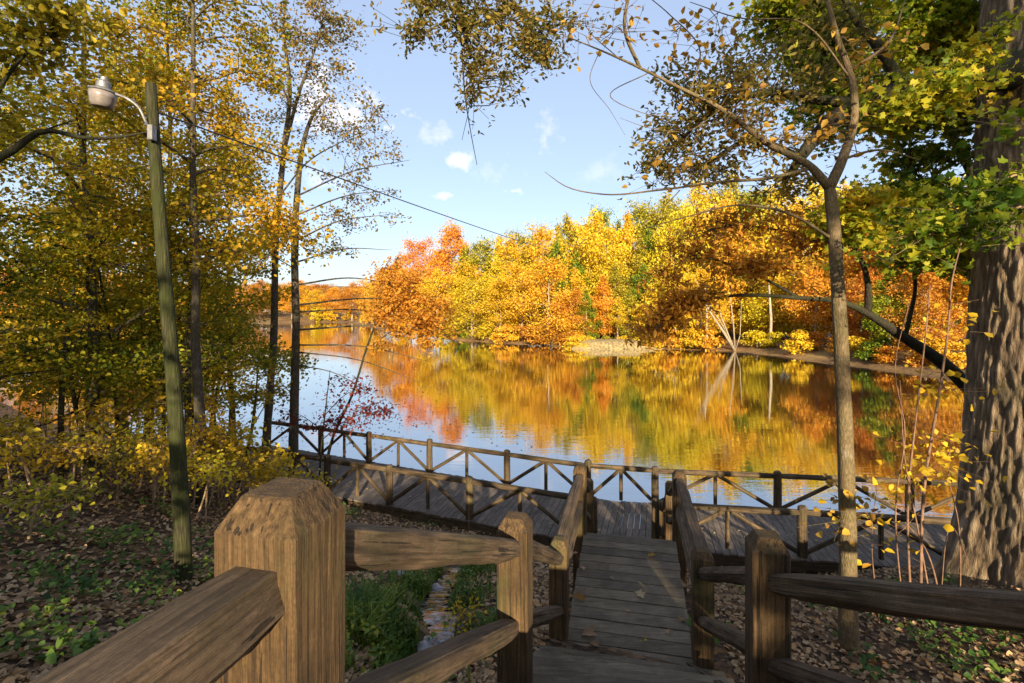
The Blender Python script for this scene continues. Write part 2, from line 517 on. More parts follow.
def make_ground():
    xs = axis(-13, 12, .14, -900, 900); ys = axis(-2, 22, .16, -300, 1400)
    X, Y = np.meshgrid(xs, ys)
    Z = ground(X, Y)
    nx, ny = len(xs), len(ys)
    idx = np.arange(nx * ny).reshape(ny, nx)
    f = np.stack([idx[:-1, :-1], idx[:-1, 1:], idx[1:, 1:], idx[1:, :-1]], -1).reshape(-1, 4)
    me = mesh_np('ground', np.stack([X, Y, Z], -1).reshape(-1, 3), f, 4)
    me.polygons.foreach_set('use_smooth', np.ones(len(f), bool))
    m, nt, out = new_mat('forest_floor')
    ge = N(nt, 'NewGeometry')
    pos = ge.outputs['Position']
    vo = N(nt, 'TexVoronoi', {'Vector': pos, 'Scale': 13.0, 'Randomness': 1.0})
    n1 = N(nt, 'TexNoise', {'Vector': pos, 'Scale': 1.3, 'Detail': 6.0, 'Roughness': .65})
    n2 = N(nt, 'TexNoise', {'Vector': pos, 'Scale': 34.0, 'Detail': 4.0})
    sep = N(nt, 'SeparateColor', {'Color': vo.outputs['Color']})
    leaf = ramp(nt, sep.outputs[0], [(0, (.03, .02, .014)), (.35, (.085, .052, .03)), (.65, (.16, .10, .058)), (.9, (.24, .15, .085)), (1, (.30, .14, .04))])
    soil = ramp(nt, n2.outputs['Fac'], [(.3, (.018, .013, .009)), (.7, (.06, .042, .028))])
    f1 = ramp(nt, n1.outputs['Fac'], [(.38, (.25, .25, .25)), (.6, (1, 1, 1))])
    col = mixc(nt, f1, soil, leaf)
    # dry golden grass further off
    sx = N(nt, 'SeparateXYZ', {'Vector': pos})
    far = mathn(nt, 'MULTIPLY_ADD', sx.outputs['Y'], 1 / 25, -1.3, True)
    n3 = N(nt, 'TexNoise', {'Vector': pos, 'Scale': .22, 'Detail': 5.0})
    n5 = N(nt, 'TexNoise', {'Vector': pos, 'Scale': 2.6, 'Detail': 6.0, 'Roughness': .7})
    n35 = mathn(nt, 'ADD', mathn(nt, 'MULTIPLY', n3.outputs['Fac'], .5), mathn(nt, 'MULTIPLY', n5.outputs['Fac'], .5))
    lawn = ramp(nt, n35, [(.36, (.07, .042, .026)), (.48, (.19, .115, .055)), (.58, (.30, .19, .07)), (.68, (.34, .28, .09))])
    col = mixc(nt, far, col, lawn)
    bp = N(nt, 'Bump', {'Height': mathn(nt, 'ADD', vo.outputs['Distance'], n2.outputs['Fac']), 'Strength': .7, 'Distance': .04})
    pr = N(nt, 'BsdfPrincipled', {'Base Color': col, 'Roughness': .95, 'Normal': bp.outputs[0]})
    pr.inputs['Specular IOR Level'].default_value = .15
    nt.links.new(pr.outputs[0], out.inputs[0])
    me.materials.append(m)
    tag(link(bpy.data.objects.new('ground', me)), kind='structure')


def make_water():
    me = bpy.data.meshes.new('lake_water')
    me.from_pydata([(-140, 9, 0), (60, 9, 0), (60, 240, 0), (-140, 240, 0)], [], [(0, 1, 2, 3)])
    m, nt, out = new_mat('lake_water')
    ge = N(nt, 'NewGeometry')
    mp = N(nt, 'Mapping', {'Vector': ge.outputs['Position'], 'Scale': (.55, 1.9, 1)})
    n1 = N(nt, 'TexNoise', {'Vector': mp.outputs[0], 'Scale': 1.1, 'Detail': 3.0, 'Roughness': .5})
    mp2 = N(nt, 'Mapping', {'Vector': ge.outputs['Position'], 'Scale': (.9, 3.6, 1), 'Rotation': (0, 0, R(12))})
    n2 = N(nt, 'TexNoise', {'Vector': mp2.outputs[0], 'Scale': 1.5, 'Detail': 2.0})
    n3 = N(nt, 'TexNoise', {'Vector': ge.outputs['Position'], 'Scale': .06, 'Detail': 2.0})
    patch = ramp(nt, n3.outputs['Fac'], [(.38, (.25, .25, .25)), (.62, (1, 1, 1))])
    h = mathn(nt, 'ADD', n1.outputs['Fac'], mathn(nt, 'MULTIPLY', n2.outputs['Fac'], .6))
    h = mathn(nt, 'MULTIPLY', h, patch)
    bp = N(nt, 'Bump', {'Height': h, 'Strength': .11, 'Distance': .05})
    di = N(nt, 'BsdfDiffuse', {'Color': (.02, .019, .012, 1)})
    gl = N(nt, 'BsdfGlossy', {'Color': (.93, .93, .93, 1), 'Roughness': .02, 'Normal': bp.outputs[0]})
    lw = N(nt, 'Fresnel', {'IOR': 1.75, 'Normal': bp.outputs[0]})
    fac = mathn(nt, 'MULTIPLY_ADD', lw.outputs[0], .75, .42, True)
    mx = N(nt, 'MixShader', {0: fac, 1: di.outputs[0], 2: gl.outputs[0]})
    nt.links.new(mx.outputs[0], out.inputs[0])
    me.materials.append(m)
    tag(link(bpy.data.objects.new('lake_water', me)), kind='structure')
    # the little stream running down beside the steps
    v, f = [], []
    pts = []
    for a, b in zip(STREAM[:-1], STREAM[1:]):
        for t in np.linspace(0, 1, 12, endpoint=False): pts.append(a + (b - a) * t)
    pts = np.array(pts); tg = np.gradient(pts, axis=0); tg /= np.linalg.norm(tg, axis=1, keepdims=True)
    zz = ground(pts[:, 0], pts[:, 1]) + .25
    zz = np.minimum.accumulate(zz)
    for i, p in enumerate(pts):
        w = .17 + .06 * math.sin(i * .9) + .04 * math.sin(i * 2.3)
        nx = np.array([tg[i][1], -tg[i][0]])
        z = zz[i] - .17
        v += [(*(p - nx * w), z), (*(p + nx * w), z)]
    f = [(2 * i, 2 * i + 1, 2 * i + 3, 2 * i + 2) for i in range(len(pts) - 1)]
    me = bpy.data.meshes.new('stream_water'); me.from_pydata([tuple(map(float, q)) for q in v], [], f)
    m, nt, out = new_mat('stream_water')
    ge = N(nt, 'NewGeometry')
    n1 = N(nt, 'TexNoise', {'Vector': ge.outputs['Position'], 'Scale': 9.0, 'Detail': 4.0})
    bp = N(nt, 'Bump', {'Height': n1.outputs['Fac'], 'Strength': .6, 'Distance': .03})
    foam = ramp(nt, n1.outputs['Fac'], [(.5, (.035, .032, .026)), (.66, (.30, .32, .35))])
    pr = N(nt, 'BsdfPrincipled', {'Base Color': foam, 'Roughness': .08, 'Normal': bp.outputs[0]})
    nt.links.new(pr.outputs[0], out.inputs[0])
    me.materials.append(m)
    tag(link(bpy.data.objects.new('stream_water', me)), kind='structure')


# ------------------------------------------------------------------ walkway, deck, railings
U = unit(np.array([.22, .975, 0])); V_ = np.array([U[1], -U[0], 0]); ZA = np.array([0, 0, 1.0])
LPOST = {1: (-.562, 1.23, 5.36), 2: (.02, 3.2, 4.475), 3: (.48, 5.1, 3.45), 4: (1.02, 7.5, 3.445)}
RPOST = {1: (1.78, 1.2, 5.36), 2: (1.48, 2.9, 4.49), 3: (1.81, 4.75, 3.51), 4: (2.46, 7.35, 3.40)}
Z_TOP, Z_MID, Z_DECK = 4.30, 2.45, .50
D_NEAR_L, D_JN, D_NEAR_R = np.array([-10.5, 16.4]), np.array([1.9, 11.2]), np.array([14.0, 9.3])
D_FAR_L, D_JF, D_FAR_R = np.array([-9.6, 19.45]), np.array([2.7, 13.75]), np.array([14.3, 12.15])


def post_mb(x, y, zt, zb, half=.1, ax=V_, ay=U, chamfer=.055, lean=(0, 0)):
    """hewn square post: eased corners, sloping chamfers round a small flat top"""
    mb = MB()
    seed = random.random() * 30
    e = .007
    prof = [(-1, -1 + e / half), (-1 + e / half, -1), (1 - e / half, -1), (1, -1 + e / half), (1, 1 - e / half), (1 - e / half, 1), (-1 + e / half, 1), (-1, 1 - e / half)]
    # subdivide the sides for irregular hewn faces
    pr = []
    for i in range(8):
        a, b = np.array(prof[i]), np.array(prof[(i + 1) % 8])
        k = 5 if i % 2 == 1 else 1
        for j in range(k): pr.append(a + (b - a) * j / k)
    pr = np.array(pr); m = len(pr)
    hs = list(np.linspace(zb, zt - chamfer, max(6, int((zt - zb) / .06)))) + [zt - chamfer * .5, zt - chamfer * .06, zt]
    v, g, f = [], [], []
    for i, z in enumerate(hs):
        sc = 1.0
        if z > zt - chamfer: sc = {0: .80, 1: .62, 2: .57}[i - (len(hs) - 3)]
        for p in pr:
            q = p * half * sc
            dn = 1 + .022 * mnoise.noise((p[0] * 1.5 + seed, p[1] * 1.5, z * 1.2)) + .012 * mnoise.noise((p[0] * 9 + seed, p[1] * 9, z * 1.5))
            q = q * dn
            w = np.array([x, y, z]) + ax * q[0] + ay * q[1]
            w[0] += lean[0] * (z - zb); w[1] += lean[1] * (z - zb)
            v.append(w); g.append((q[0] + .02, q[1] + .015, z + seed * 5))
    for i in range(len(hs) - 1):
        for j in range(m):
            k = (j + 1) % m
            f.append([i * m + j, i * m + k, (i + 1) * m + k, (i + 1) * m + j])
    f.append([(len(hs) - 1) * m + j for j in range(m)])
    mb.add(v, f, g)
    return mb


def log(a, b, r, sides=24, segs=40, rough=.10, taper=.74, flat=None, squash=None, sag=0.0, hew=0.0):
    """hewn rail, thinner where its ends enter the posts"""
    mb = MB()
    a, b = np.asarray(a, float), np.asarray(b, float)
    t = np.linspace(0, 1, segs)
    pts = a + (b - a) * t[:, None]
    pts[:, 2] -= sag * np.sin(t * math.pi)
    L = np.linalg.norm(b - a)
    e = np.minimum(t, 1 - t) * L
    rr = r * (taper + (1 - taper) * np.clip((e - .03) / .16, 0, 1) ** .6)
    mb.tube(pts, rr, sides, True, flat=flat, rough=rough, squash=squash, hew=hew)
    return mb


def stair_railing(name, label, posts, rails, cat='railing'):
    p0 = posts[0]
    t = thing(name, (p0[0], p0[1], gz(p0[0], p0[1])), label, cat, 'log railings of the wooden stairs')
    for q in posts:
        x, y, zt = q[:3]; half = q[3] if len(q) > 3 else .095
        zb = gz(x, y) - .15
        post_mb(x, y, zt, zb, half, chamfer=half * .72).build('post', M['post'], t)
    for k, (a, b, r) in enumerate(rails):
        log(a, b, r, flat=.70, squash=.98, hew=1.0, rough=.16, taper=.86).build('rail', M['log'], t, smooth=False)
    return t


def off(p, du=0, dv=0, z=None):
    q = np.array([p[0], p[1], p[2] if z is None else z]) + U * du + V_ * dv
    return q


def walkway():
    t = thing('wooden_stairway', (1.0, 4.0, gz(1.0, 4.0)), 'grey plank stairway with a level bridge leading down to the boardwalk', 'stairway')
    lw = lambda d: np.array([np.interp(d, [-3, 1.15, 3.2, 5.1, 7.5, 11.9], [-1.6, -.54, .02, .48, 1.02, 1.98]), d, 0]) + V_ * .085
    rw = lambda d: np.array([np.interp(d, [-3, 1.2, 2.9, 4.75, 7.35, 11.6], [2.6, 1.75, 1.48, 1.81, 2.46, 3.42]), d, 0]) - V_ * .085

    def board(mb, d0, d1, z, th=.04, ov=.0):
        """one plank across the walk between depths d0 and d1"""
        a = lw(d0); a2 = lw(d1); b = rw(d0 - .3); b2 = rw(d1 - .3)
        jz = random.uniform(-.003, .003); jl = random.uniform(-.012, .012)
        seed = random.random() * 60
        c = [a, b, b2, a2]
        v, g = [], []
        for zz in (z - th + jz, z + jz):
            for k, p in enumerate(c):
                p = p + (V_ * (ov + jl) * (-1 if k in (0, 3) else 1))
                v.append((p[0], p[1], zz))
                g.append((p[1] * 1.0 + seed, zz, p[0] + seed))
        mb.add(v, [[3, 2, 1, 0], [4, 5, 6, 7], [0, 1, 5, 4], [1, 2, 6, 5], [2, 3, 7, 6], [3, 0, 4, 7]], g)

    top = MB()
    d = -2.4
    while d < 1.5:
        board(top, d, d + .15, Z_TOP); d += .158
    top.build('landing_planks', M['step'], t)
    # upper flight
    n = 11; d0, d1 = 1.55, 5.0; run = (d1 - d0) / n; rise = (Z_TOP - Z_MID) / n
    st = MB()
    for i in range(n - 1):
        z = Z_TOP - rise * (i + 1); s = d0 + run * i
        board(st, s - .02, s + run * .485, z, .045, .20); board(st, s + run * .515, s + run + .015, z, .045, .20)
    st.build('upper_treads', M['step'], t)
    br = MB()
    d = 4.665
    while d < 7.5 - .05:
        board(br, d, d + .182, Z_MID, .06, .015); d += .201
    br.build('bridge_planks', M['step'], t)
    n = 12; d0, d1 = 7.52, 11.2; run = (d1 - d0) / n; rise = (Z_MID - Z_DECK) / n
    lo = MB()
    for i in range(n - 1):
        z = Z_MID - rise * (i + 1); s = d0 + run * i
        board(lo, s - .02, s + run * .49, z, .045, .01); board(lo, s + run * .51, s + run + .015, z, .045, .01)
    lo.build('lower_treads', M['step'], t)
    sg = [(-2.3, Z_TOP - .14, 1.55, Z_TOP - .14), (1.55, Z_TOP - .27, 5.0, Z_MID - .12), (5.0, Z_MID - .17, 7.5, Z_MID - .17), (7.5, Z_MID - .3, 11.15, Z_DECK - .15)]
    for fn in (lambda q: lw(q) + V_ * .05, lambda q: rw(q - .3) - V_ * .05):
        mb = MB()
        for a, za, b, zb in sg:
            pa, pb = fn(a), fn(b); pa[2] = za; pb[2] = zb
            mb.beam(pa, pb, .05, .22 if za != zb else .18)
        mb.build('stringer', M['beam'], t)
    return t


def deck():
    t = thing('lake_boardwalk', (2.3, 12.8, 0), 'angled plank boardwalk along the near lake shore', 'boardwalk')
    mb = MB()
    for nA, nB, fA, fB in ((D_NEAR_L, D_JN, D_FAR_L, D_JF), (D_JN, D_NEAR_R, D_JF, D_FAR_R)):
        L = .5 * (np.linalg.norm(nB - nA) + np.linalg.norm(fB - fA)); k = int(L / .145)
        for i in range(k):
            a, b = i / k, (i + .925) / k
            j1, j2 = random.uniform(-.02, .03), random.uniform(-.02, .03)
            q = [nA + (nB - nA) * a, nA + (nB - nA) * b, fA + (fB - fA) * b, fA + (fB - fA) * a]
            ex = unit(q[3] - q[0])
            q = [q[0] - ex * j1, q[1] - ex * j1, q[2] + ex * j2, q[3] + ex * j2]
            jz = random.uniform(-.004, .003); seed = random.random() * 60
            v, g = [], []
            for z in (Z_DECK - .04 + jz, Z_DECK + jz):
                for m_, p in enumerate(q):
                    v.append((p[0], p[1], z)); g.append(((m_ in (1, 2)) * .14 + seed, z, (m_ in (2, 3)) * 2.1 + seed))
            mb.add(v, [[3, 2, 1, 0], [4, 5, 6, 7], [0, 1, 5, 4], [1, 2, 6, 5], [2, 3, 7, 6], [3, 0, 4, 7]], g)
    mb.build('planks', M['plank'], t)
    for a, b in ((D_NEAR_L, D_JN), (D_JN, D_NEAR_R), (D_FAR_L, D_JF), (D_JF, D_FAR_R)):
        f = MB()
        e = unit(b - a); nrm = np.array([-e[1], e[0]]) * (1 if a is D_NEAR_L or a is D_JN else -1) * .06
        f.beam((*(a + nrm), Z_DECK - .165), (*(b + nrm), Z_DECK - .165), .045, .24)
        f.build('edge_beam', M['beam'], t)
    for a, b in ((D_NEAR_L, D_JN), (D_JN, D_NEAR_R), (D_FAR_L, D_JF), (D_JF, D_FAR_R)):
        for s in np.linspace(.08, .92, 5):
            p = a + (b - a) * s
            pm = MB(); pm.tube([(p[0], p[1] + .12 * (1 if a is D_NEAR_L or a is D_JN else -1), -1.2), (p[0], p[1] + .12 * (1 if a is D_NEAR_L or a is D_JN else -1), Z_DECK - .07)], .09, 8)
            pm.build('piling', M['beam'], t)


def deck_railing(label, pts, group='rustic railings of the boardwalk'):
    """round posts, a log top rail and in each bay a short upright with two slanting braces"""
    pts = [np.array(p, float) for p in pts]
    t = thing('boardwalk_railing', (*pts[0], Z_DECK), label, 'railing', group)
    zr = Z_DECK + .93
    for p in pts:
        mb = MB(); zt = Z_DECK + 1.06 + random.uniform(-.02, .03)
        zz = [Z_DECK - .3, Z_DECK + .3, Z_DECK + .7, zt - .03, zt]
        mb.tube([(p[0] + .008 * random.uniform(-1, 1), p[1], z) for z in zz], [.105, .10, .097, .095, .07], 12, rough=.05)
        mb.build('post', M['deckrail'], t)
    for a, b in zip(pts[:-1], pts[1:]):
        e = unit(b - a) * .04
        mb = log((*(a + e), zr + random.uniform(-.012, .012)), (*(b - e), zr + random.uniform(-.012, .012)), .07, 12, 14, .12, .85)
        mb.build('top_rail', M['deckrail'], t)
        mid = (a + b) / 2
        mb = MB(); mb.tube([(*mid, Z_DECK + .06), (*mid, Z_DECK + .5), (*mid, zr - .04)], .05, 8, rough=.08); mb.build('upright', M['deckrail'], t)
        for end in (a, b):
            q = end + (mid - end) * .06; m2 = mid + (end - mid) * .05
            mb = MB(); mb.tube(np.linspace((*m2, zr - .06), (*q, Z_DECK + .09), 6), .05, 8, rough=.1); mb.build('brace', M['deckrail'], t)
    return t


def split(a, b, n):
    a, b = np.array(a, float), np.array(b, float)
    return [a + (b - a) * i / n for i in range(n + 1)]


def build_wood():
    walkway(); deck()
    # left side of the stairs
    L1, L2, L3, L4 = (LPOST[i] for i in (1, 2, 3, 4))
    L0 = (-1.20, -1.3, 5.38)
    LM1 = (1.42, 9.3, 2.62); LE = (1.8, 11.05, 1.62)
    dz = .20; dl = .70
    rl = []
    def two(a, b, za, zb, r=.078, gap=.52, ra=.07):
        e = unit(np.array([b[0] - a[0], b[1] - a[1], 0])) * .06
        A = np.array([a[0], a[1], za]); B = np.array([b[0], b[1], zb])
        rl.append((A + e, B - e, r)); rl.append((A + e - ZA * gap, B - e - ZA * gap, ra))
    two(L0, L1, 5.19, 5.15, .10); two(L1, L2, 5.20, 4.29, .078, .49); two(L2, L3, 4.27, 3.27, .072)
    two(L3, L4, 3.37, 3.30, .075, .40); two(L4, LM1, 3.28, 2.44, .07); two(LM1, LE, 2.44, 1.45, .07)
    stair_railing('stair_railing', 'log railing with the big chamfered post close by and two thick rails', [(*L1, .107), (*L2, .098), (*L3, .09), (*L4, .095), (*LM1, .09), (*LE, .085), (*L0, .105)], rl)
    R1, R2, R3, R4 = (RPOST[i] for i in (1, 2, 3, 4))
    RM1 = (2.9, 9.15, 2.62); RE = (3.28, 10.85, 1.62)
    rl = []
    two(R1, R2, 4.985, 4.24, .076, .47); two(R2, R3, 4.22, 3.31, .068, .45); two(R3, R4, 3.43, 3.28, .075, .4)
    two(R4, RM1, 3.24, 2.44, .07); two(RM1, RE, 2.44, 1.45, .07)
    RX = (4.3, 1.1, 5.36); RY = (6.5, 1.0, 5.36)
    two(R1, RX, 5.02, 5.02, .082, .5); two(RX, RY, 5.02, 5.02, .082, .5)
    stair_railing('stair_railing', 'log railing beside the old oak whose near post carries a broad grey rail', [(*R1, .1), (*R2, .1), (*R3, .092), (*R4, .095), (*RM1, .09), (*RE, .085), (*RX, .1), (*RY, .1)], rl)
    # railings of the boardwalk
    ins = .12
    nl = lambda p, q: None
    deck_railing('long railing on the lake edge of the boardwalk with open water behind it', [(-9.4, 19.2), (-6.9, 18.05), (-4.9, 17.12), (-2.65, 16.07), (-.15, 14.9), (2.1, 13.86), (3.85, 13.44), (6.9, 13.0), (10.0, 12.58), (13.2, 12.14)])
    deck_railing('railing on the bank edge of the boardwalk beside the leafy slope', [(1.45, 11.53), (-1.07, 12.58), (-3.32, 13.53), (-5.3, 14.36), (-7.6, 15.32), (-9.9, 16.24)])
    deck_railing('railing on the bank edge of the boardwalk behind the slim tree and the oak', [(3.2, 11.13), (6.19, 10.67), (9.2, 10.19), (12.2, 9.72)])


# ------------------------------------------------------------------ trees
def gen_tree(H, r0, cb, cr, n, ls, prim=18, up=.35, sig=.32, seed=1, top=.35, bulge=.45, wob=.03, sec=5, sides=7, twig=True, fork=0, droop=0.0, flat=.55, min_r=.008, round_=False):
    rs = np.random.default_rng(seed)
    st = random.getstate(); random.seed(seed)
    tr, lf = MB(), LF()
    tz = np.linspace(0, 1, 9)
    off_ = np.cumsum(rs.normal(0, wob * H / 9, (9, 2)), axis=0); off_ -= off_[0]
    path = np.stack([off_[:, 0], off_[:, 1], tz * H], 1); path[0, 2] = -.3
    rad = r0 * (1 - tz * .93) * (1 + .45 * np.exp(-tz * 22))
    tr.tube(path, np.maximum(rad, .012), sides, rough=.06)
    at = lambda t: np.array([np.interp(t, tz, path[:, k]) for k in range(3)])
    pts_w, pts = [], []
    for i in range(prim):
        u = (i + rs.uniform(0, .8)) / prim
        t = cb + (0.97 - cb) * u
        az = i * 2.4 + rs.uniform(-.5, .5)
        prof = math.sqrt(max(.05, 1 - ((u - bulge) / (1.02 - bulge if u > bulge else bulge + .55)) ** 2)) if round_ else (math.sin(math.pi * min(1, (u * (1 - bulge * .3) + .25))) ** .7) * (1 - (u ** 2) * (1 - top))
        L = cr * prof * (rs.uniform(.5, 1.25) if round_ else rs.uniform(.65, 1.15))
        a = at(t)
        d = np.array([math.cos(az), math.sin(az), up + .8 * u * u + rs.uniform(-.15, .2)])
        q = [a]; dd = unit(d); m = 6
        for s in range(m):
            dd = unit(dd + rs.normal(0, .14, 3) + np.array([0, 0, -.05 - droop * s / m]))
            q.append(q[-1] + dd * L / m)
        if round_: q = [a + (np.array(k_) - a) for k_ in q]
        q = np.array(q)
        rb = max(min_r * 1.6, r0 * (1 - t) * .42 + .012)
        tr.tube(q, np.linspace(rb, min_r, len(q)), max(4, sides - 2), False)
        for s in range(sec):
            v = rs.uniform(.3, 1.0)
            k = v * m; i0 = int(min(m - 1, k)); b0 = q[i0] + (q[i0 + 1] - q[i0]) * (k - i0)
            ax = unit(q[i0 + 1] - q[i0]); sd = unit(np.cross(ax, (0, 0, 1)) * rs.choice([-1, 1]) + ax * rs.uniform(.2, .9) + np.array([0, 0, rs.uniform(-.35, .35) - droop]))
            L2 = L * rs.uniform(.28, .5) * (1.15 - .5 * v) + .25
            e = b0 + sd * L2 + np.array([0, 0, -.06 * L2])
            mid = (b0 + e) / 2 + rs.normal(0, .04 * L2, 3)
            if twig: tr.tube([b0, mid, e], [min_r * 1.3, min_r, min_r * .6], 3, False)
            pts.append((b0, mid, e, L2))
        pts.append((q[3], q[4], q[6], L * .6))
    w = np.array([p[3] for p in pts]); cnt = np.maximum(1, (n * w / w.sum()).astype(int))
    for (b0, mid, e, L2), k in zip(pts, cnt):
        u = rs.beta(2.0, 1.2, k)
        c = np.where((u < .5)[:, None], b0 + (mid - b0) * (u * 2)[:, None], mid + (e - mid) * (u * 2 - 1)[:, None])
        g = rs.normal(0, 1, (k, 3)) * sig * (.55 + .25 * L2); g[:, 2] *= flat
        lf.put(c + g, ls)
    random.setstate(st)
    return tr, lf


def plant_tree(name, x, y, label, cat, bark, leafm, group=None, shape='leaf', aspect=.6, zoff=0.0, **k):
    tr, lf = gen_tree(**k)
    z = gz(x, y) + zoff
    t = thing(name, (x, y, z), label, cat, group)
    o = tr.build('trunk', bark, None, smooth=True); o.parent = t
    me = lf.mesh('crown', shape, aspect=aspect); me.materials.append(leafm)
    c = link(bpy.data.objects.new('crown', me)); c.parent = t
    return t


def dup(root, loc, label, rz=0.0, sc=(1, 1, 1), leafm=None):
    r = root.copy(); link(r); r.location = tuple(float(q) for q in loc); r.rotation_euler = (0, 0, rz); r.scale = sc
    r['label'] = label
    for ch in root.children:
        c = ch.copy(); link(c); c.parent = r
        if leafm is not None and ch.name.startswith('crown'):
            c.material_slots[0].link = 'OBJECT'; c.material_slots[0].material = leafm
        for g in ch.children:
            d = g.copy(); link(d); d.parent = c
    return r


ORD = ['first', 'second', 'third', 'fourth', 'fifth', 'sixth', 'seventh', 'eighth', 'ninth', 'tenth', 'eleventh', 'twelfth', 'thirteenth', 'fourteenth', 'fifteenth', 'sixteenth', 'seventeenth', 'eighteenth']
NUM = ['zero', 'one', 'two', 'three', 'four', 'five', 'six', 'seven', 'eight', 'nine', 'ten', 'eleven', 'twelve', 'thirteen', 'fourteen', 'fifteen', 'sixteen', 'seventeen', 'eighteen']


def order_labels(items, fmt_many, fmt_one):
    """items: (object, picture x). Labels them by their order from left."""
    items = sorted(items, key=lambda q: q[1]); n = len(items)
    for i, (o, _x) in enumerate(items):
        if n == 1: o['label'] = fmt_one
        elif i == 0: o['label'] = 'leftmost of ' + fmt_many.format(n=NUM[n])
        elif i == n - 1: o['label'] = 'rightmost of ' + fmt_many.format(n=NUM[n])
        else: o['label'] = ORD[i] + ' from left of ' + fmt_many.format(n=NUM[n])


def far_trees():
    protos = []
    specs = [dict(H=12.8, r0=.20, cb=.20, cr=4.2, n=9000, ls=.29, prim=30, seed=11, sig=.52, flat=1.0, bulge=.42, round_=True),
             dict(H=13.8, r0=.18, cb=.12, cr=3.4, n=8000, ls=.28, prim=26, seed=12, sig=.46, flat=1.0, bulge=.55, top=.2),
             dict(H=12.4, r0=.22, cb=.26, cr=4.8, n=9500, ls=.30, prim=26, seed=13, sig=.56, flat=1.0, bulge=.5, round_=True),
             dict(H=13.8, r0=.17, cb=.42, cr=2.8, n=4600, ls=.28, prim=18, seed=14, sig=.46, flat=1.0, bulge=.55, top=.35),
             dict(H=12.4, r0=.20, cb=.06, cr=5.2, n=11000, ls=.30, prim=28, seed=15, sig=.56, flat=.9, droop=.10, bulge=.35, round_=True),
             dict(H=13.6, r0=.2, cb=.34, cr=4.0, n=5200, ls=.29, prim=26, seed=16, sig=.52, flat=1.0, bulge=.6, top=.5)]
    made = []
    # picture x, picture y of the top, distance, colour, shape, crown width in pixels
    T = [  # front row, standing at the waterline
        (392, 262, 118, 'rust', 4, 46, 0), (410, 268, 112, 'orange', 0, 36, 0), (436, 272, 98, 'golden', 2, 44, 0), (472, 278, 90, 'yellow', 0, 46, 0),
        (500, 280, 86, 'golden', 0, 40, 0), (522, 262, 83, 'golden', 0, 46, 0), (548, 262, 79.5, 'orange', 4, 60, 0), (570, 290, 78, 'rust', 4, 40, 0),
        (586, 288, 79, 'green', 1, 26, 0), (604, 274, 80, 'orange', 1, 36, 0), (618, 296, 77, 'yellow', 3, 20, 0), (628, 284, 78, 'olive', 1, 30, 0),
        (652, 284, 75, 'golden', 1, 40, 0), (676, 262, 72, 'golden', 0, 50, 0), (700, 270, 71, 'golden', 2, 50, 0), (770, 268, 74, 'yellow', 4, 60, 0),
        (795, 258, 70, 'golden', 0, 60, 0), (712, 268, 78, 'orange', 0, 50, 0),
        # middle rows
        (418, 238, 122, 'red', 0, 36, 1), (453, 225, 108, 'red', 0, 46, 1), (440, 248, 112, 'orange', 5, 44, 1), (481, 240, 102, 'olive', 0, 46, 1),
        (511, 234, 98, 'golden', 5, 46, 1), (527, 244, 95, 'olive', 1, 36, 1), (543, 226, 94, 'golden', 0, 46, 1), (548, 252, 90, 'green', 1, 32, 1),
        (576, 250, 88, 'green', 1, 34, 1), (599, 217, 90, 'golden', 2, 64, 1), (627, 210, 92, 'golden', 1, 40, 1), (640, 236, 86, 'olive', 1, 40, 1),
        (662, 222, 86, 'yellow', 5, 50, 1), (690, 212, 84, 'yellow', 2, 60, 1), (725, 205, 82, 'golden', 2, 66, 1), (762, 208, 80, 'yellow', 5, 60, 1), (800, 205, 78, 'golden', 2, 60, 1),
        (468, 262, 100, 'golden', 0, 40, 1), (612, 250, 88, 'yellow', 0, 40, 1),
        (556, 238, 91, 'green', 3, 26, 1), (590, 236, 89, 'yellow', 3, 28, 1), (616, 262, 84, 'olive', 3, 26, 1), (533, 268, 88, 'yellow', 3, 24, 1), (497, 256, 95, 'yellow', 3, 26, 1), (644, 262, 82, 'green', 3, 26, 1), (575, 266, 86, 'golden', 3, 26, 1), (465, 244, 104, 'olive', 3, 28, 1), (712, 240, 80, 'olive', 3, 34, 1), (742, 246, 79, 'green', 3, 32, 1),
        # back row
        (567, 212, 108, 'olive', 3, 30, 2), (602, 208, 110, 'green', 0, 34, 2), (583, 220, 106, 'golden', 0, 40, 2), (640, 204, 108, 'olive', 0, 50, 2), (664, 200, 104, 'olive', 2, 56, 2),
        (697, 186, 104, 'yellow', 2, 66, 2), (735, 180, 102, 'olive', 2, 64, 2), (772, 184, 100, 'yellow', 0, 60, 2), (812, 186, 98, 'yellow', 2, 64, 2), (500, 234, 118, 'golden', 1, 40, 2),
        (525, 232, 115, 'olive', 0, 44, 2), (558, 222, 100, 'olive', 1, 34, 2), (648, 226, 96, 'green', 1, 34, 2), (680, 208, 96, 'olive', 0, 44, 2), (752, 194, 94, 'green', 0, 44, 2), (618, 218, 98, 'green', 1, 30, 2), (488, 250, 108, 'green', 1, 30, 2), (850, 190, 96, 'golden', 2, 64, 2), (890, 186, 92, 'yellow', 2, 66, 2), (930, 188, 90, 'olive', 2, 66, 2), (975, 180, 90, 'golden', 2, 66, 2), (1020, 180, 90, 'orange', 2, 66, 2)]
    for i in range(6):
        pass
    groups = {}
    roots = {}
    rowname = ['on the waterline', 'in the middle row', 'in the back row']
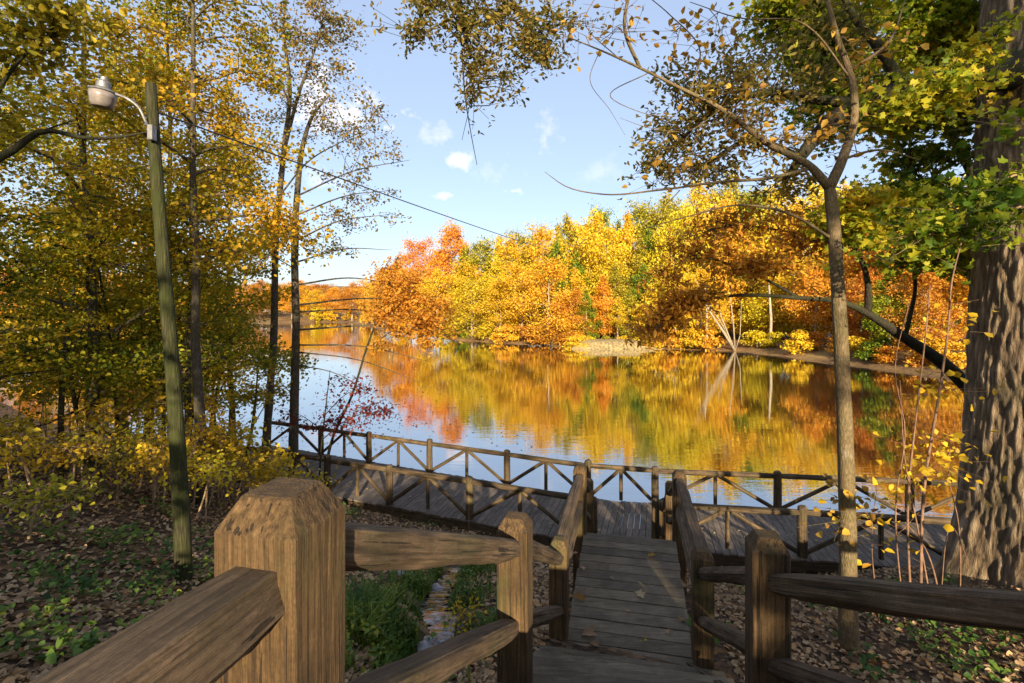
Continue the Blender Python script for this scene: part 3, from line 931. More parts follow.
    for i, (px, ty, d, c, sh, wpx, row) in enumerate(T):
        base = P(px, 330, d); x, y = base[0], base[1]
        z = gz(x, y); ztop = P(px, ty, d)[2]
        h = 1.05 * max(4, ztop - z); sz = h / 14.4; sx = (wpx * d / F) / (2 * specs[sh]['cr']) * 1.16
        loc = (x, y, z)
        if sh not in roots:
            tr, lf = gen_tree(**specs[sh])
            t = thing('lakeside_tree', loc, 'x', 'tree', 'autumn trees across the lake')
            o = tr.build('trunk', M['barkpale'], None, smooth=True); o.parent = t
            me = lf.mesh('crown', 'diamond', aspect=.75, flatness=.5); me.materials.append(LM[c])
            k = link(bpy.data.objects.new('crown', me)); k.parent = t
            k.material_slots[0].link = 'OBJECT'; k.material_slots[0].material = LM[c]
            t.scale = (sx, sx, sz); roots[sh] = t
        else:
            t = dup(roots[sh], loc, 'x', rz=i * 1.7, sc=(sx, sx, sz), leafm=LM[c])
        groups.setdefault((c, row), []).append((t, px))
    cname = dict(red='red-orange', rust='rust-brown', orange='orange', golden='golden', yellow='yellow', olive='olive-yellow', green='green')
    for (c, row), it in groups.items():
        order_labels(it, '{n} ' + cname[c] + ' trees ' + rowname[row] + ' across the lake', 'only ' + cname[c] + ' tree ' + rowname[row] + ' across the lake')
    # the far end of the lake
    it = []
    FE = [(228, 286, 150, 'orange', 0, 40), (250, 290, 205, 'rust', 2, 30), (272, 285, 222, 'orange', 0, 34), (292, 284, 214, 'orange', 2, 34), (312, 288, 216, 'golden', 0, 30), (334, 286, 214, 'orange', 0, 30),
          (352, 282, 190, 'rust', 2, 36), (372, 278, 165, 'orange', 0, 36), (384, 268, 140, 'golden', 0, 40), (322, 282, 250, 'rust', 0, 36), (262, 280, 260, 'rust', 2, 44), (300, 280, 262, 'orange', 2, 44),
          (205, 288, 95, 'golden', 0, 50), (180, 280, 80, 'orange', 0, 60), (150, 285, 76, 'golden', 2, 66), (110, 270, 70, 'orange', 0, 70), (60, 265, 66, 'golden', 2, 80), (20, 262, 64, 'rust', 2, 80)]
    for i, (px, ty, d, c, sh, wpx) in enumerate(FE):
        base = P(px, 330, d); x, y = base[0], base[1]
        if lake_sd(np.array([x]), np.array([y]))[0] < 1:
            for _ in range(80):
                d *= 1.02; base = P(px, 330, d); x, y = base[0], base[1]
                if lake_sd(np.array([x]), np.array([y]))[0] > 2: break
        z = gz(x, y); h = max(5, P(px, ty, d)[2] - z); sx = (wpx * d / F) / (2 * specs[sh]['cr'])
        t = dup(roots[sh], (x, y, z), 'x', rz=i * 2.1, sc=(sx, sx, h / 14.4), leafm=LM[c]); t['group'] = 'small distant trees at the far end of the lake'
        it.append((t, px, c))
    byc = {}
    for t, px, c in it: byc.setdefault(c, []).append((t, px))
    for c, q in byc.items():
        order_labels(q, '{n} distant ' + cname[c] + ' trees at the far end of the lake', 'only distant ' + cname[c] + ' tree at the far end of the lake')
    # trees on the bank that closes the lake behind the slim tree
    RB = [(868, 232, 62, 'orange', 0, 80), (905, 205, 58, 'orange', 2, 110), (940, 215, 52, 'orange', 4, 110), (835, 240, 66, 'golden', 0, 70), (975, 200, 54, 'green', 0, 110), (815, 262, 64, 'orange', 0, 50),
          (890, 262, 51, 'green', 1, 60), (925, 262, 48, 'rust', 4, 70), (862, 268, 58, 'rust', 4, 60), (1010, 240, 46, 'orange', 2, 110)]
    byc = {}
    for i, (px, ty, d, c, sh, wpx) in enumerate(RB):
        base = P(px, 330, d); x, y = base[0], base[1]; z = gz(x, y); h = max(5, P(px, ty, d)[2] - z); sx = (wpx * d / F) / (2 * specs[sh]['cr'])
        t = dup(roots[sh], (x, y, z), 'x', rz=i * 1.3, sc=(sx, sx, h / 14.4), leafm=LM[c]); t['group'] = 'trees on the bank behind the slim tree'
        byc.setdefault(c, []).append((t, px))
    for c, q in byc.items():
        order_labels(q, '{n} ' + cname[c] + ' trees on the brown bank behind the slim tree', 'only ' + cname[c] + ' tree on the brown bank behind the slim tree')
    # low bushes along the far waterline
    bt, bl = gen_tree(H=2.2, r0=.06, cb=.05, cr=1.7, n=1500, ls=.26, prim=14, seed=31, sig=.35, sides=5, up=.6)
    B = [(404, 'golden', 112), (424, 'orange', 102), (446, 'yellow', 95), (462, 'green', 91), (486, 'yellow', 87), (506, 'orange', 83), (530, 'rust', 79.5), (552, 'rust', 78), (571, 'rust', 76),
         (650, 'golden', 72.5), (668, 'orange', 71), (690, 'golden', 70), (708, 'orange', 69.5), (757, 'yellow', 67), (772, 'yellow', 66), (800, 'golden', 60), (330, 'golden', 206), (350, 'golden', 204), (372, 'orange', 175), (318, 'yellow', 207)]
    B += [(690, 'golden', 84), (730, 'yellow', 82), (775, 'orange', 82), (806, 'golden', 80), (828, 'orange', 77), (846, 'rust', 74), (868, 'golden', 76), (892, 'orange', 72), (915, 'rust', 68), (938, 'orange', 66), (962, 'golden', 64), (600, 'golden', 88), (640, 'yellow', 86), (560, 'rust', 92), (520, 'golden', 98), (480, 'orange', 104), (878, 'rust', 57), (905, 'golden', 54), (576, 'golden', 71.4), (589, 'yellow', 74.2), (606, 'olive', 75), (624, 'golden', 74.6), (641, 'yellow', 73.4), (652, 'golden', 70.4), (812, 'rust', 60.5), (838, 'orange', 56), (856, 'golden', 53), (886, 'orange', 48.5), (920, 'rust', 46), (942, 'golden', 44), (868, 'green', 50.5)]
    byc = {}; root = None
    for i, (px, c, d) in enumerate(B):
        b = P(px, 340, d); loc = (b[0], b[1], gz(b[0], b[1]))
        s = random.uniform(.8, 1.35) * ((1.0 if i < 20 else (2.3 if i < 36 else .8)) if d < 150 else 1.8)
        if root is None:
            root = thing('lakeside_bush', loc, 'x', 'bush', 'bushes along the far waterline')
            o = bt.build('stem', M['barktan'], None, smooth=True); o.parent = root
            me = bl.mesh('foliage', 'diamond', aspect=.75, flatness=.5); me.materials.append(LM[c]); k = link(bpy.data.objects.new('foliage', me)); k.parent = root
            k.material_slots[0].link = 'OBJECT'; k.material_slots[0].material = LM[c]; t = root
        else:
            t = root.copy(); link(t); t.location = loc; t.rotation_euler = (0, 0, i * 1.9)
            for ch in root.children:
                q = ch.copy(); link(q); q.parent = t
                if ch.name.startswith('foliage'):
                    q.material_slots[0].link = 'OBJECT'; q.material_slots[0].material = LM[c]
        t.scale = (s * 1.2, s, s)
        byc.setdefault(c, []).append((t, px))
    for c, q in byc.items():
        order_labels(q, '{n} ' + cname[c] + ' bushes under the trees across the lake', 'only ' + cname[c] + ' bush under the trees across the lake')


def left_wood():
    g = 'autumn maples on the wooded slope'
    W = [  # x, y, H, crown base, crown radius, leaves, bark, colour, label
        (-6.6, 10.6, 14, .36, 2.7, 9500, 'bark', 'amber', 'slender golden maple standing directly behind the lamp pole'),
        (-9.4, 11.2, 14.5, .13, 3.2, 10000, 'bark', 'mixed', 'green and gold maple behind the lamp head'),
        (-13.2, 12.4, 15, .12, 3.6, 9000, 'barkdark', 'mixed', 'maple of green and orange leaves at the edge of the picture'),
        (-9.6, 14.2, 15, .15, 3.0, 9500, 'bark', 'amber', 'tall golden maple between the lamp pole and the twin slim trees'),
        (-12.4, 17.0, 16, .1, 3.6, 9000, 'barkdark', 'amber', 'tall golden maple deep in the wood behind the green and gold maple'),
        (-17.5, 16.0, 17, .1, 4.0, 8000, 'barkdark', 'mixed', 'broad green and orange tree deepest in the wood at the picture edge'),
        (-11.2, 20.0, 15, .12, 3.1, 7500, 'bark', 'amber', 'golden maple on the shore behind the thin saplings'),
        (-17.0, 22.0, 19, .12, 3.6, 6000, 'barktan', 'olive', 'tall olive tree with a straight pale trunk above the wood'),
        (-8.2, 12.6, 9, .2, 2.0, 6000, 'bark', 'mixed', 'lower green maple leaning out towards the water beside the lamp pole'),
        (-10.2, 9.0, 7.5, .18, 2.3, 5500, 'barkdark', 'mixed', 'small dark green and orange maple in front of the others by the picture edge'),
        (-12.0, 14.2, 8, .1, 2.8, 6000, 'barkdark', 'mixed', 'small shaded maple in the middle of the wood'),
        (-22, 27, 15, .1, 4.2, 5500, 'barkdark', 'orange', 'orange tree on the far side of the wood by the inlet'),
        (-28, 33, 16, .1, 4.4, 5500, 'barkdark', 'rust', 'rust-coloured tree beyond the inlet seen through the wood')]
    for i, (x, y, H, cb, cr, n, bk, lm, lab) in enumerate(W):
        ls = .092 if y < 13 else (.105 if y < 18 else .15); n = int(n * 1.5)
        plant_tree('maple_tree', x, y, lab, 'tree', M[bk], LM[lm], g, aspect=.72, H=H, r0=.06 + H * .0042, cb=cb, cr=cr, n=n, ls=ls, prim=30, seed=40 + i, sig=.34, sec=7, top=.45, flat=.7, wob=.04, up=.34, droop=.06)


def limb_tree(name, label, cat, bark, leafm, limbs, sprays, base=None, group=None, shape='leaf', aspect=.6, twig_r=.007, extra=None, sides=9, droop=0.0, flatness=.9, spread=1.0):
    """a tree drawn limb by limb: limbs are (points, radii); sprays are (centre, radii xyz, twigs, leaves, size)"""
    p0 = np.array(limbs[0][0][0], float) if base is None else np.array(base, float)
    t = thing(name, p0, label, cat, group)
    tr = MB(); samp = []
    for pts, rad in limbs:
        pts = np.array(pts, float)
        # smooth resample
        n = max(8, len(pts) * 5)
        s = np.concatenate([[0], np.cumsum(np.linalg.norm(np.diff(pts, axis=0), axis=1))])
        q = np.linspace(0, s[-1], n)
        pp = np.stack([catmull(q, s, pts[:, k]) for k in range(3)], 1)
        rr = np.interp(q, s, rad) if not np.isscalar(rad) else np.full(n, rad)
        tr.tube(pp, rr, sides if rr.max() > .04 else 5, True, rough=.12 if rr.max() > .03 else 0)
        samp.append(pp[n // 5:])
    samp = np.concatenate(samp)
    lf = LF()
    for c, rad, tw, n, ls in sprays:
        c = np.array(c, float); rad = np.array(rad, float)
        for _ in range(tw):
            u = rng.normal(size=3); u = u / np.linalg.norm(u) * rng.random() ** .4
            e = c + u * rad
            j = np.argmin(np.linalg.norm(samp - e, axis=1) + rng.random(len(samp)) * .5)
            a = samp[j]; L = np.linalg.norm(e - a)
            m1 = a + (e - a) * .4 + rng.normal(0, .07, 3) * L + np.array([0, 0, .10 * L]); m2 = a + (e - a) * .75 + rng.normal(0, .05, 3) * L + np.array([0, 0, .07 * L])
            tr.tube([a, m1, m2, e], [twig_r * (1 + .5 * min(3, L)), twig_r * 1.1, twig_r * .8, twig_r * .5], 4, False)
            k = max(1, n // tw)
            v = rng.beta(2.2, 1.0, k)
            w = np.where((v < .75)[:, None], m1 + (m2 - m1) * ((v - .4) / .35)[:, None], m2 + (e - m2) * ((v - .75) / .25)[:, None])
            w = np.where((v < .4)[:, None], m2, w)
            gsz = spread * np.array([.13, .13, .08]) * (1 + .5 * min(L, 1.6)) * (ls / .11) ** .6
            lf.put(w + rng.normal(size=(k, 3)) * gsz, ls)
            # side twigs
            for _k in range(2):
                b = m2 + rng.normal(size=3) * np.array([.25, .25, .12])
                tr.tube([m1 + (m2 - m1) * rng.random(), b], [twig_r * .7, twig_r * .4], 3, False)
                lf.put(b + rng.normal(size=(max(1, k // 4), 3)) * gsz * .8, ls)
    tr.build('trunk', bark, t, smooth=True)
    if sprays: lf.build('crown', leafm, t, shape=shape, aspect=aspect, droop=droop, flatness=flatness)
    return t


def catmull(q, s, y):
    """smooth 1-D interpolation through knots (s, y)"""
    m = np.gradient(y, s) if len(y) > 2 else np.full(len(y), (y[-1] - y[0]) / max(1e-9, s[-1] - s[0]))
    i = np.clip(np.searchsorted(s, q) - 1, 0, len(s) - 2)
    h = s[i + 1] - s[i]; t = (q - s[i]) / h
    return (2 * t ** 3 - 3 * t ** 2 + 1) * y[i] + (t ** 3 - 2 * t ** 2 + t) * h * m[i] + (-2 * t ** 3 + 3 * t ** 2) * y[i + 1] + (t ** 3 - t ** 2) * h * m[i + 1]


def pl(d, *pp):
    """picture polyline at distance d (or per-point third value)"""
    return [P(q[0], q[1], q[2] if len(q) > 2 else d) for q in pp]


def sp(px, py, d, rx, ry, rz, tw, n, ls):
    return (P(px, py, d), (rx * d / F, rz, ry * d / F), tw, n, ls)


def slim_trees():
    # twin slim trees beside the end of the boardwalk
    b1 = P(264, 466, 17.0); b1[2] = gz(b1[0], b1[1]) - .1
    L1 = [([b1, P(268, 420, 17), P(274, 330, 17), P(276, 240, 17), P(284, 150, 17), P(290, 90, 17), P(284, 30, 17), P(296, -60, 17)], [.16, .13, .118, .10, .085, .065, .045, .02]),
          (pl(17, (284, 150), (300, 90), (318, 40), (330, -20)), [.07, .05, .03, .012]), (pl(17, (276, 235), (255, 190), (238, 150), (225, 100)), [.05, .035, .02, .01]),
          (pl(17, (288, 100), (270, 60), (258, 20)), [.04, .025, .01]), (pl(17, (280, 195), (310, 160), (345, 140), (385, 120)), [.035, .025, .015, .008])]
    S1 = [sp(320, 30, 17, 46, 50, 1.2, 26, 1300, .115), sp(345, 100, 17, 34, 30, 1.2, 14, 420, .115), sp(268, 60, 17, 44, 60, 1.2, 20, 1000, .115), sp(240, 130, 17, 34, 40, 1.2, 14, 700, .115), sp(365, 135, 17, 30, 18, 1, 8, 200, .105), sp(300, 110, 17, 30, 40, 1, 10, 300, .105)]
    limb_tree('slim_tree', 'slim dark tree with a gently curved trunk, further of the twin trees by the boardwalk', 'tree', M['bark'], LM['dull'], L1, S1, group='twin slim trees by the boardwalk', twig_r=.009)
    b2 = P(293, 468, 15.6); b2[2] = gz(b2[0], b2[1]) - .1
    L2 = [([b2, P(294, 420, 15.6), P(296, 330, 15.6), P(295, 240, 15.6), P(298, 185, 15.6), P(304, 140, 15.6), P(316, 110, 15.6), P(330, 95, 15.6)], [.16, .135, .12, .105, .088, .07, .045, .02])]
    for ys, ye, xe, r in ((196, 160, 410, .03), (215, 190, 398, .028), (240, 215, 385, .03), (262, 250, 392, .03), (285, 285, 400, .032), (305, 306, 440, .034), (312, 322, 425, .03), (330, 336, 455, .034), (345, 362, 430, .03), (352, 382, 420, .026), (365, 395, 372, .02), (225, 205, 250, .02), (270, 255, 240, .02)):
        m = (297 + xe) / 2
        L2.append((pl(15.6, (297, ys), (m, (ys + ye) / 2 - 7), (xe, ye)), [r, r * .7, .006]))
    S2 = [sp(372, 150, 15.6, 40, 20, 1, 10, 260, .10), sp(350, 195, 15.6, 40, 26, 1, 12, 380, .10), sp(345, 240, 15.6, 44, 24, 1, 12, 300, .10), sp(330, 130, 15.6, 26, 26, 1, 8, 200, .10), sp(380, 215, 15.6, 22, 18, 1, 6, 140, .10)]
    limb_tree('slim_tree', 'slim straight tree with level bare side branches, nearer of the twin trees by the boardwalk', 'tree', M['bark'], LM['dull'], L2, S2, group='twin slim trees by the boardwalk', twig_r=.008)
    # rust-leaved spray hanging over the lake
    b3 = P(322, 474, 15.0); b3[2] = gz(b3[0], b3[1]) - .05
    L3 = [([b3, P(332, 440, 15), P(352, 395, 15), P(366, 350, 15), P(384, 300, 15), P(398, 255, 15)], [.05, .042, .036, .03, .022, .01]),
          (pl(15, (366, 350), (395, 330), (432, 322)), [.02, .014, .006]), (pl(15, (376, 320), (405, 300), (446, 296)), [.02, .014, .006]), (pl(15, (384, 300), (410, 285), (440, 282)), [.018, .012, .006])]
    S3 = [sp(405, 310, 15, 44, 26, .9, 26, 1500, .115), sp(430, 330, 15, 34, 22, .9, 14, 700, .115), sp(395, 285, 15, 34, 24, .9, 14, 700, .115), sp(385, 340, 15, 30, 16, .8, 8, 240, .105)]
    limb_tree('leaning_sapling', 'thin leaning sapling with rusty orange leaves against the lake', 'sapling', M['barkdark'], LM['rust'], L3, S3, twig_r=.006)
    b4 = P(318, 474, 14.0); b4[2] = gz(b4[0], b4[1]) - .05
    L4 = [([b4, P(322, 440, 14), P(326, 405, 14), P(330, 370, 14)], [.03, .025, .018, .008]), (pl(14, (322, 440), (350, 418), (385, 410)), [.016, .012, .005]), (pl(14, (325, 415), (345, 395), (372, 385)), [.014, .01, .005]), (pl(14, (322, 430), (300, 415), (280, 410)), [.012, .008, .004])]
    S4 = [sp(365, 412, 14, 32, 10, .6, 14, 250, .11), sp(350, 388, 14, 28, 13, .6, 11, 150, .10), sp(332, 425, 14, 34, 12, .6, 9, 200, .10), sp(290, 420, 14, 20, 14, .6, 6, 110, .10)]
    limb_tree('red_shrub', 'small crimson-leaved shrub in front of the lake by the boardwalk end', 'shrub', M['barkdark'], LM['crimson'], L4, S4, twig_r=.005)


def thin_saplings():
    it = []
    for px, py, topx, topy, d, lean in ((205, 450, 232, 330, 15, 0), (238, 452, 258, 370, 14.5, 0), (165, 470, 172, 300, 13, 0), (120, 480, 96, 250, 12.5, 0), (96, 475, 66, 330, 11, 0), (150, 480, 138, 300, 14, 0), (220, 465, 214, 330, 16, 0), (186, 455, 200, 320, 17, 0), (60, 500, 78, 260, 10, 0), (98, 490, 92, 190, 15.5, 0)):
        b = P(px, py, d); b[2] = gz(b[0], b[1]) - .1
        tp = P(topx, topy, d); m = (b + tp) / 2 + np.array([.12, 0, 0]) * (1 if len(it) % 2 else -1)
        L = [([b, m, tp], [.055, .045, .02]), ([m, m + (tp - b) * .25 + np.array([.4, .1, .2])], [.02, .008]), ([m + (tp - m) * .4, m + (tp - m) * .8 + np.array([-.5, .1, .1])], [.02, .008])]
        t = limb_tree('thin_sapling', 'x', 'sapling', M['barkdark'], LM['amber'], L, [((tp + m) / 2, (.9, .7, .6), 7, 300, .10), (tp, (.8, .7, .5), 6, 260, .10)], group='thin saplings in the shaded wood', twig_r=.006)
        it.append((t, px))
    order_labels(it, '{n} thin dark saplings under the golden maples', 'x')
    # yellow understorey shrubs on the slope
    it = []
    k = 0
    YS = [(20, 500, 9.5, 1.5), (48, 520, 8.6, 1.2), (75, 490, 10, 1.9), (108, 510, 9.2, 1.6), (135, 492, 10.5, 2.0), (158, 505, 9.6, 1.5), (205, 500, 10.4, 1.8), (222, 488, 11, 1.8), (240, 482, 11.6, 1.7), (262, 478, 12.2, 1.4), (285, 474, 12.5, 1.2), (180, 478, 11.6, 2.0), (120, 470, 12.2, 2.2), (60, 475, 12, 2.3), (12, 470, 11.5, 2.4), (196, 520, 9, 1.1), (35, 455, 13, 2.6), (150, 455, 14, 2.4), (300, 480, 12.8, .9), (90, 452, 13.6, 2.6), (230, 468, 11.2, 1.9), (175, 492, 9.2, 1.7), (255, 490, 10.8, 1.3), (25, 585, 6.4, .7)]
    for px, py, d, h in YS:
        b = P(px, py, d); b[2] = gz(b[0], b[1]) - .05
        L = []; S = []
        for s in range(rng.integers(2, 4)):
            a = b + np.array([rng.normal(0, .12), rng.normal(0, .12), 0])
            e = a + np.array([rng.normal(0, .28), rng.normal(0, .2), h * rng.uniform(.75, 1.1)])
            m = (a + e) / 2 + rng.normal(0, .06, 3)
            L.append(([a, m, e], [.022, .016, .006]))
            S.append((e - np.array([0, 0, .12 * h]), (.55, .5, .26 * h), 8, 130 if k % 2 else 80, .085 if k % 2 else .12))
        lm = [LM['yellow'], LM['bright'], LM['bright'], LM['olive'], LM['amber']][k % 5]
        t = limb_tree('understorey_shrub', 'x', 'shrub', M['stem'], lm, L, S, group='yellow-leaved shrubs on the slope', twig_r=.004)
        it.append((t, float(512 + b[0] / b[1] * 500))); k += 1
    order_labels(it[:18], '{n} tan-stemmed leafy shrubs below the maples', 'x')
    order_labels(it[18:], '{n} leafy shrubs set apart from the eighteen below the maples', 'x')


def oak():
    """the old tree beside the steps: furrowed trunk and one low bough"""
    bx, by = 7.62, 7.25
    zb = gz(bx, by)
    t = thing('oak_tree', (bx, by, zb), 'massive old oak with deeply furrowed bark at the picture edge', 'tree')
    # trunk with bark ridges in the mesh
    n, sides = 270, 230
    zs = np.linspace(-.4, 11.5, n)
    RG = np.zeros((n, sides)); V = np.zeros((n, sides, 3)); ang = np.arange(sides) * 2 * math.pi / sides
    for i, z in enumerate(zs):
        r = .82 - .006 * z + .22 * math.exp(-max(0, z + .1) * 1.25)
        for j, a in enumerate(ang):
            c, s = math.cos(a), math.sin(a)
            lobes = 1 + .05 * math.sin(a * 3 + 1.0) + .10 * math.exp(-max(0, z) * 1.0) * math.sin(a * 5 + .5)
            w = mnoise.noise((c * 2, s * 2, z * .6)) * .35
            w2 = mnoise.noise((c * 6, s * 6, z * 2.2)) * .35
            v = mnoise.voronoi((c * 9 + w + w2, s * 9 + w - w2, z * 1.5 + w2))[0]
            ridge = min(1, (v[1] - v[0]) * 2.4) * (.75 + .5 * mnoise.noise((c * 14, s * 14, z * 9))); RG[i, j] = ridge
            rr = r * lobes + .024 * (ridge - .5) + .022 * mnoise.noise((c * 9, s * 9, z * 5))
            V[i, j] = (c * rr + .03 * z, s * rr, z)
    idx = np.arange(n * sides).reshape(n, sides)
    f = np.stack([idx[:-1], np.roll(idx[:-1], -1, 1), np.roll(idx[1:], -1, 1), idx[1:]], -1).reshape(-1, 4)
    me = mesh_np('trunk', V.reshape(-1, 3), f, 4)
    at = me.attributes.new('ridge', 'FLOAT', 'POINT'); at.data.foreach_set('value', RG.astype(np.float32).ravel())
    m, nt, out = new_mat('oak_bark')
    ra = N(nt, 'Attribute', attribute_name='ridge'); tc = N(nt, 'TexCoord')
    mp = N(nt, 'Mapping', {'Vector': tc.outputs['Object'], 'Scale': (26, 26, 7)})
    n1 = N(nt, 'TexNoise', {'Vector': mp.outputs[0], 'Scale': 1.0, 'Detail': 8.0, 'Roughness': .7})
    n2 = N(nt, 'TexNoise', {'Vector': tc.outputs['Object'], 'Scale': 5.0, 'Detail': 6.0, 'Roughness': .7})
    n3 = N(nt, 'TexNoise', {'Vector': tc.outputs['Object'], 'Scale': 1.1, 'Detail': 4.0})
    h = mathn(nt, 'MULTIPLY_ADD', ra.outputs['Fac'], .6, mathn(nt, 'MULTIPLY', n1.outputs['Fac'], .7))
    col = ramp(nt, h, [(.24, (.03, .021, .013)), (.42, (.15, .10, .055)), (.66, (.27, .19, .11)), (.92, (.40, .30, .19))])
    lf_ = ramp(nt, n2.outputs['Fac'], [(.58, (0, 0, 0)), (.7, (1, 1, 1))]); col = mixc(nt, mathn(nt, 'MULTIPLY', lf_, .45), col, (.36, .33, .26))
    mf_ = ramp(nt, n3.outputs['Fac'], [(.5, (0, 0, 0)), (.66, (1, 1, 1))]); col = mixc(nt, mathn(nt, 'MULTIPLY', mf_, .35), col, (.05, .06, .018))
    bp = N(nt, 'Bump', {'Height': n1.outputs['Fac'], 'Strength': 1.0, 'Distance': .06})
    pr = N(nt, 'BsdfPrincipled', {'Base Color': col, 'Roughness': .92, 'Normal': bp.outputs[0]}); nt.links.new(pr.outputs[0], out.inputs[0])
    me.materials.append(m)
    me.polygons.foreach_set('use_smooth', np.ones(len(f), bool))
    o = link(bpy.data.objects.new('trunk', me)); o.parent = t
    limbs = [(pl(6.6, (1030, 66, 7.2), (985, 78, 6.9), (950, 86, 6.8), (916, 88, 6.6), (865, 104, 6.4), (831, 121, 6.2), (806, 150, 6.1), (785, 182, 6.1)), [.30, .20, .165, .15, .125, .10, .075, .025]),
             (pl(6.2, (860, 104, 6.3), (820, 100, 6.2), (770, 92, 6.2), (715, 110, 6.2), (670, 150, 6.3)), [.08, .06, .045, .03, .012]),
             (pl(6.1, (800, 158, 6.1), (752, 140, 6.1), (700, 165, 6.1), (660, 168, 6.1)), [.05, .035, .02, .01]),
             (pl(6.2, (905, 92, 6.5), (880, 50, 6.4), (850, 10, 6.4), (830, -40, 6.4)), [.08, .06, .04, .02])]
    S = [sp(700, 100, 6.2, 55, 46, .7, 31, 1137, .078), sp(690, 165, 6.2, 50, 34, .6, 21, 819, .078), sp(750, 120, 6.2, 50, 50, .7, 24, 819, .078), sp(790, 60, 6.3, 50, 44, .7, 17, 546, .078), sp(720, 60, 6.3, 40, 20, .6, 8, 236, .078), sp(770, 190, 6.1, 44, 22, .6, 10, 291, .078), sp(840, 60, 6.4, 40, 46, .7, 11, 345, .078)]
    # the high bough that reaches over the stairs
    top = np.array([bx + .3, by, zb + 10.6])
    hb = [top, np.array([5.0, 7.1, 13.2]), np.array([2.2, 6.9, 13.4]), np.array([.2, 6.7, 11.9]), P(452, -40, 6.5), P(462, 20, 6.5), P(470, 58, 6.5)]
    limbs.append((hb, [.3, .2, .14, .09, .06, .04, .012]))
    limbs.append((pl(6.5, (452, -40), (500, -10), (540, 30)), [.04, .025, .01])); limbs.append((pl(6.5, (456, -10), (425, 10), (410, 40)), [.03, .02, .008]))
    limbs.append((pl(6.5, (462, 50), (465, 95), (470, 128), (477, 165)), [.012, .009, .006, .004])); limbs.append((pl(6.5, (468, 60), (470, 100), (462, 140)), [.008, .005, .003]))
    S += [sp(440, 25, 6.5, 34, 34, .5, 17, 637, .078), sp(480, 45, 6.5, 34, 34, .5, 17, 637, .078), sp(525, 50, 6.5, 30, 30, .5, 14, 509, .078), sp(505, 10, 6.5, 44, 24, .5, 15, 564, .078), sp(550, 62, 6.5, 14, 18, .3, 5, 163, .078), sp(515, 92, 6.5, 14, 16, .3, 5, 136, .078), sp(478, 90, 6.5, 16, 16, .3, 5, 136, .078), sp(565, 20, 6.5, 20, 24, .4, 5, 163, .078), sp(420, 40, 6.5, 12, 16, .3, 4, 109, .078)]
    tmp = limb_tree('oak_bough', 'x', 'x', M['barkdark'], LM['dull'], limbs, S, base=(bx, by, zb), twig_r=.006, sides=14, shape='leaf', aspect=.46, spread=.72)
    for ch in list(tmp.children):
        ch.parent = t
        ch.name = 'bough' if ch.name.startswith('trunk') else 'crown'
        if 'label' in ch: del ch['label']
    bpy.data.objects.remove(tmp)


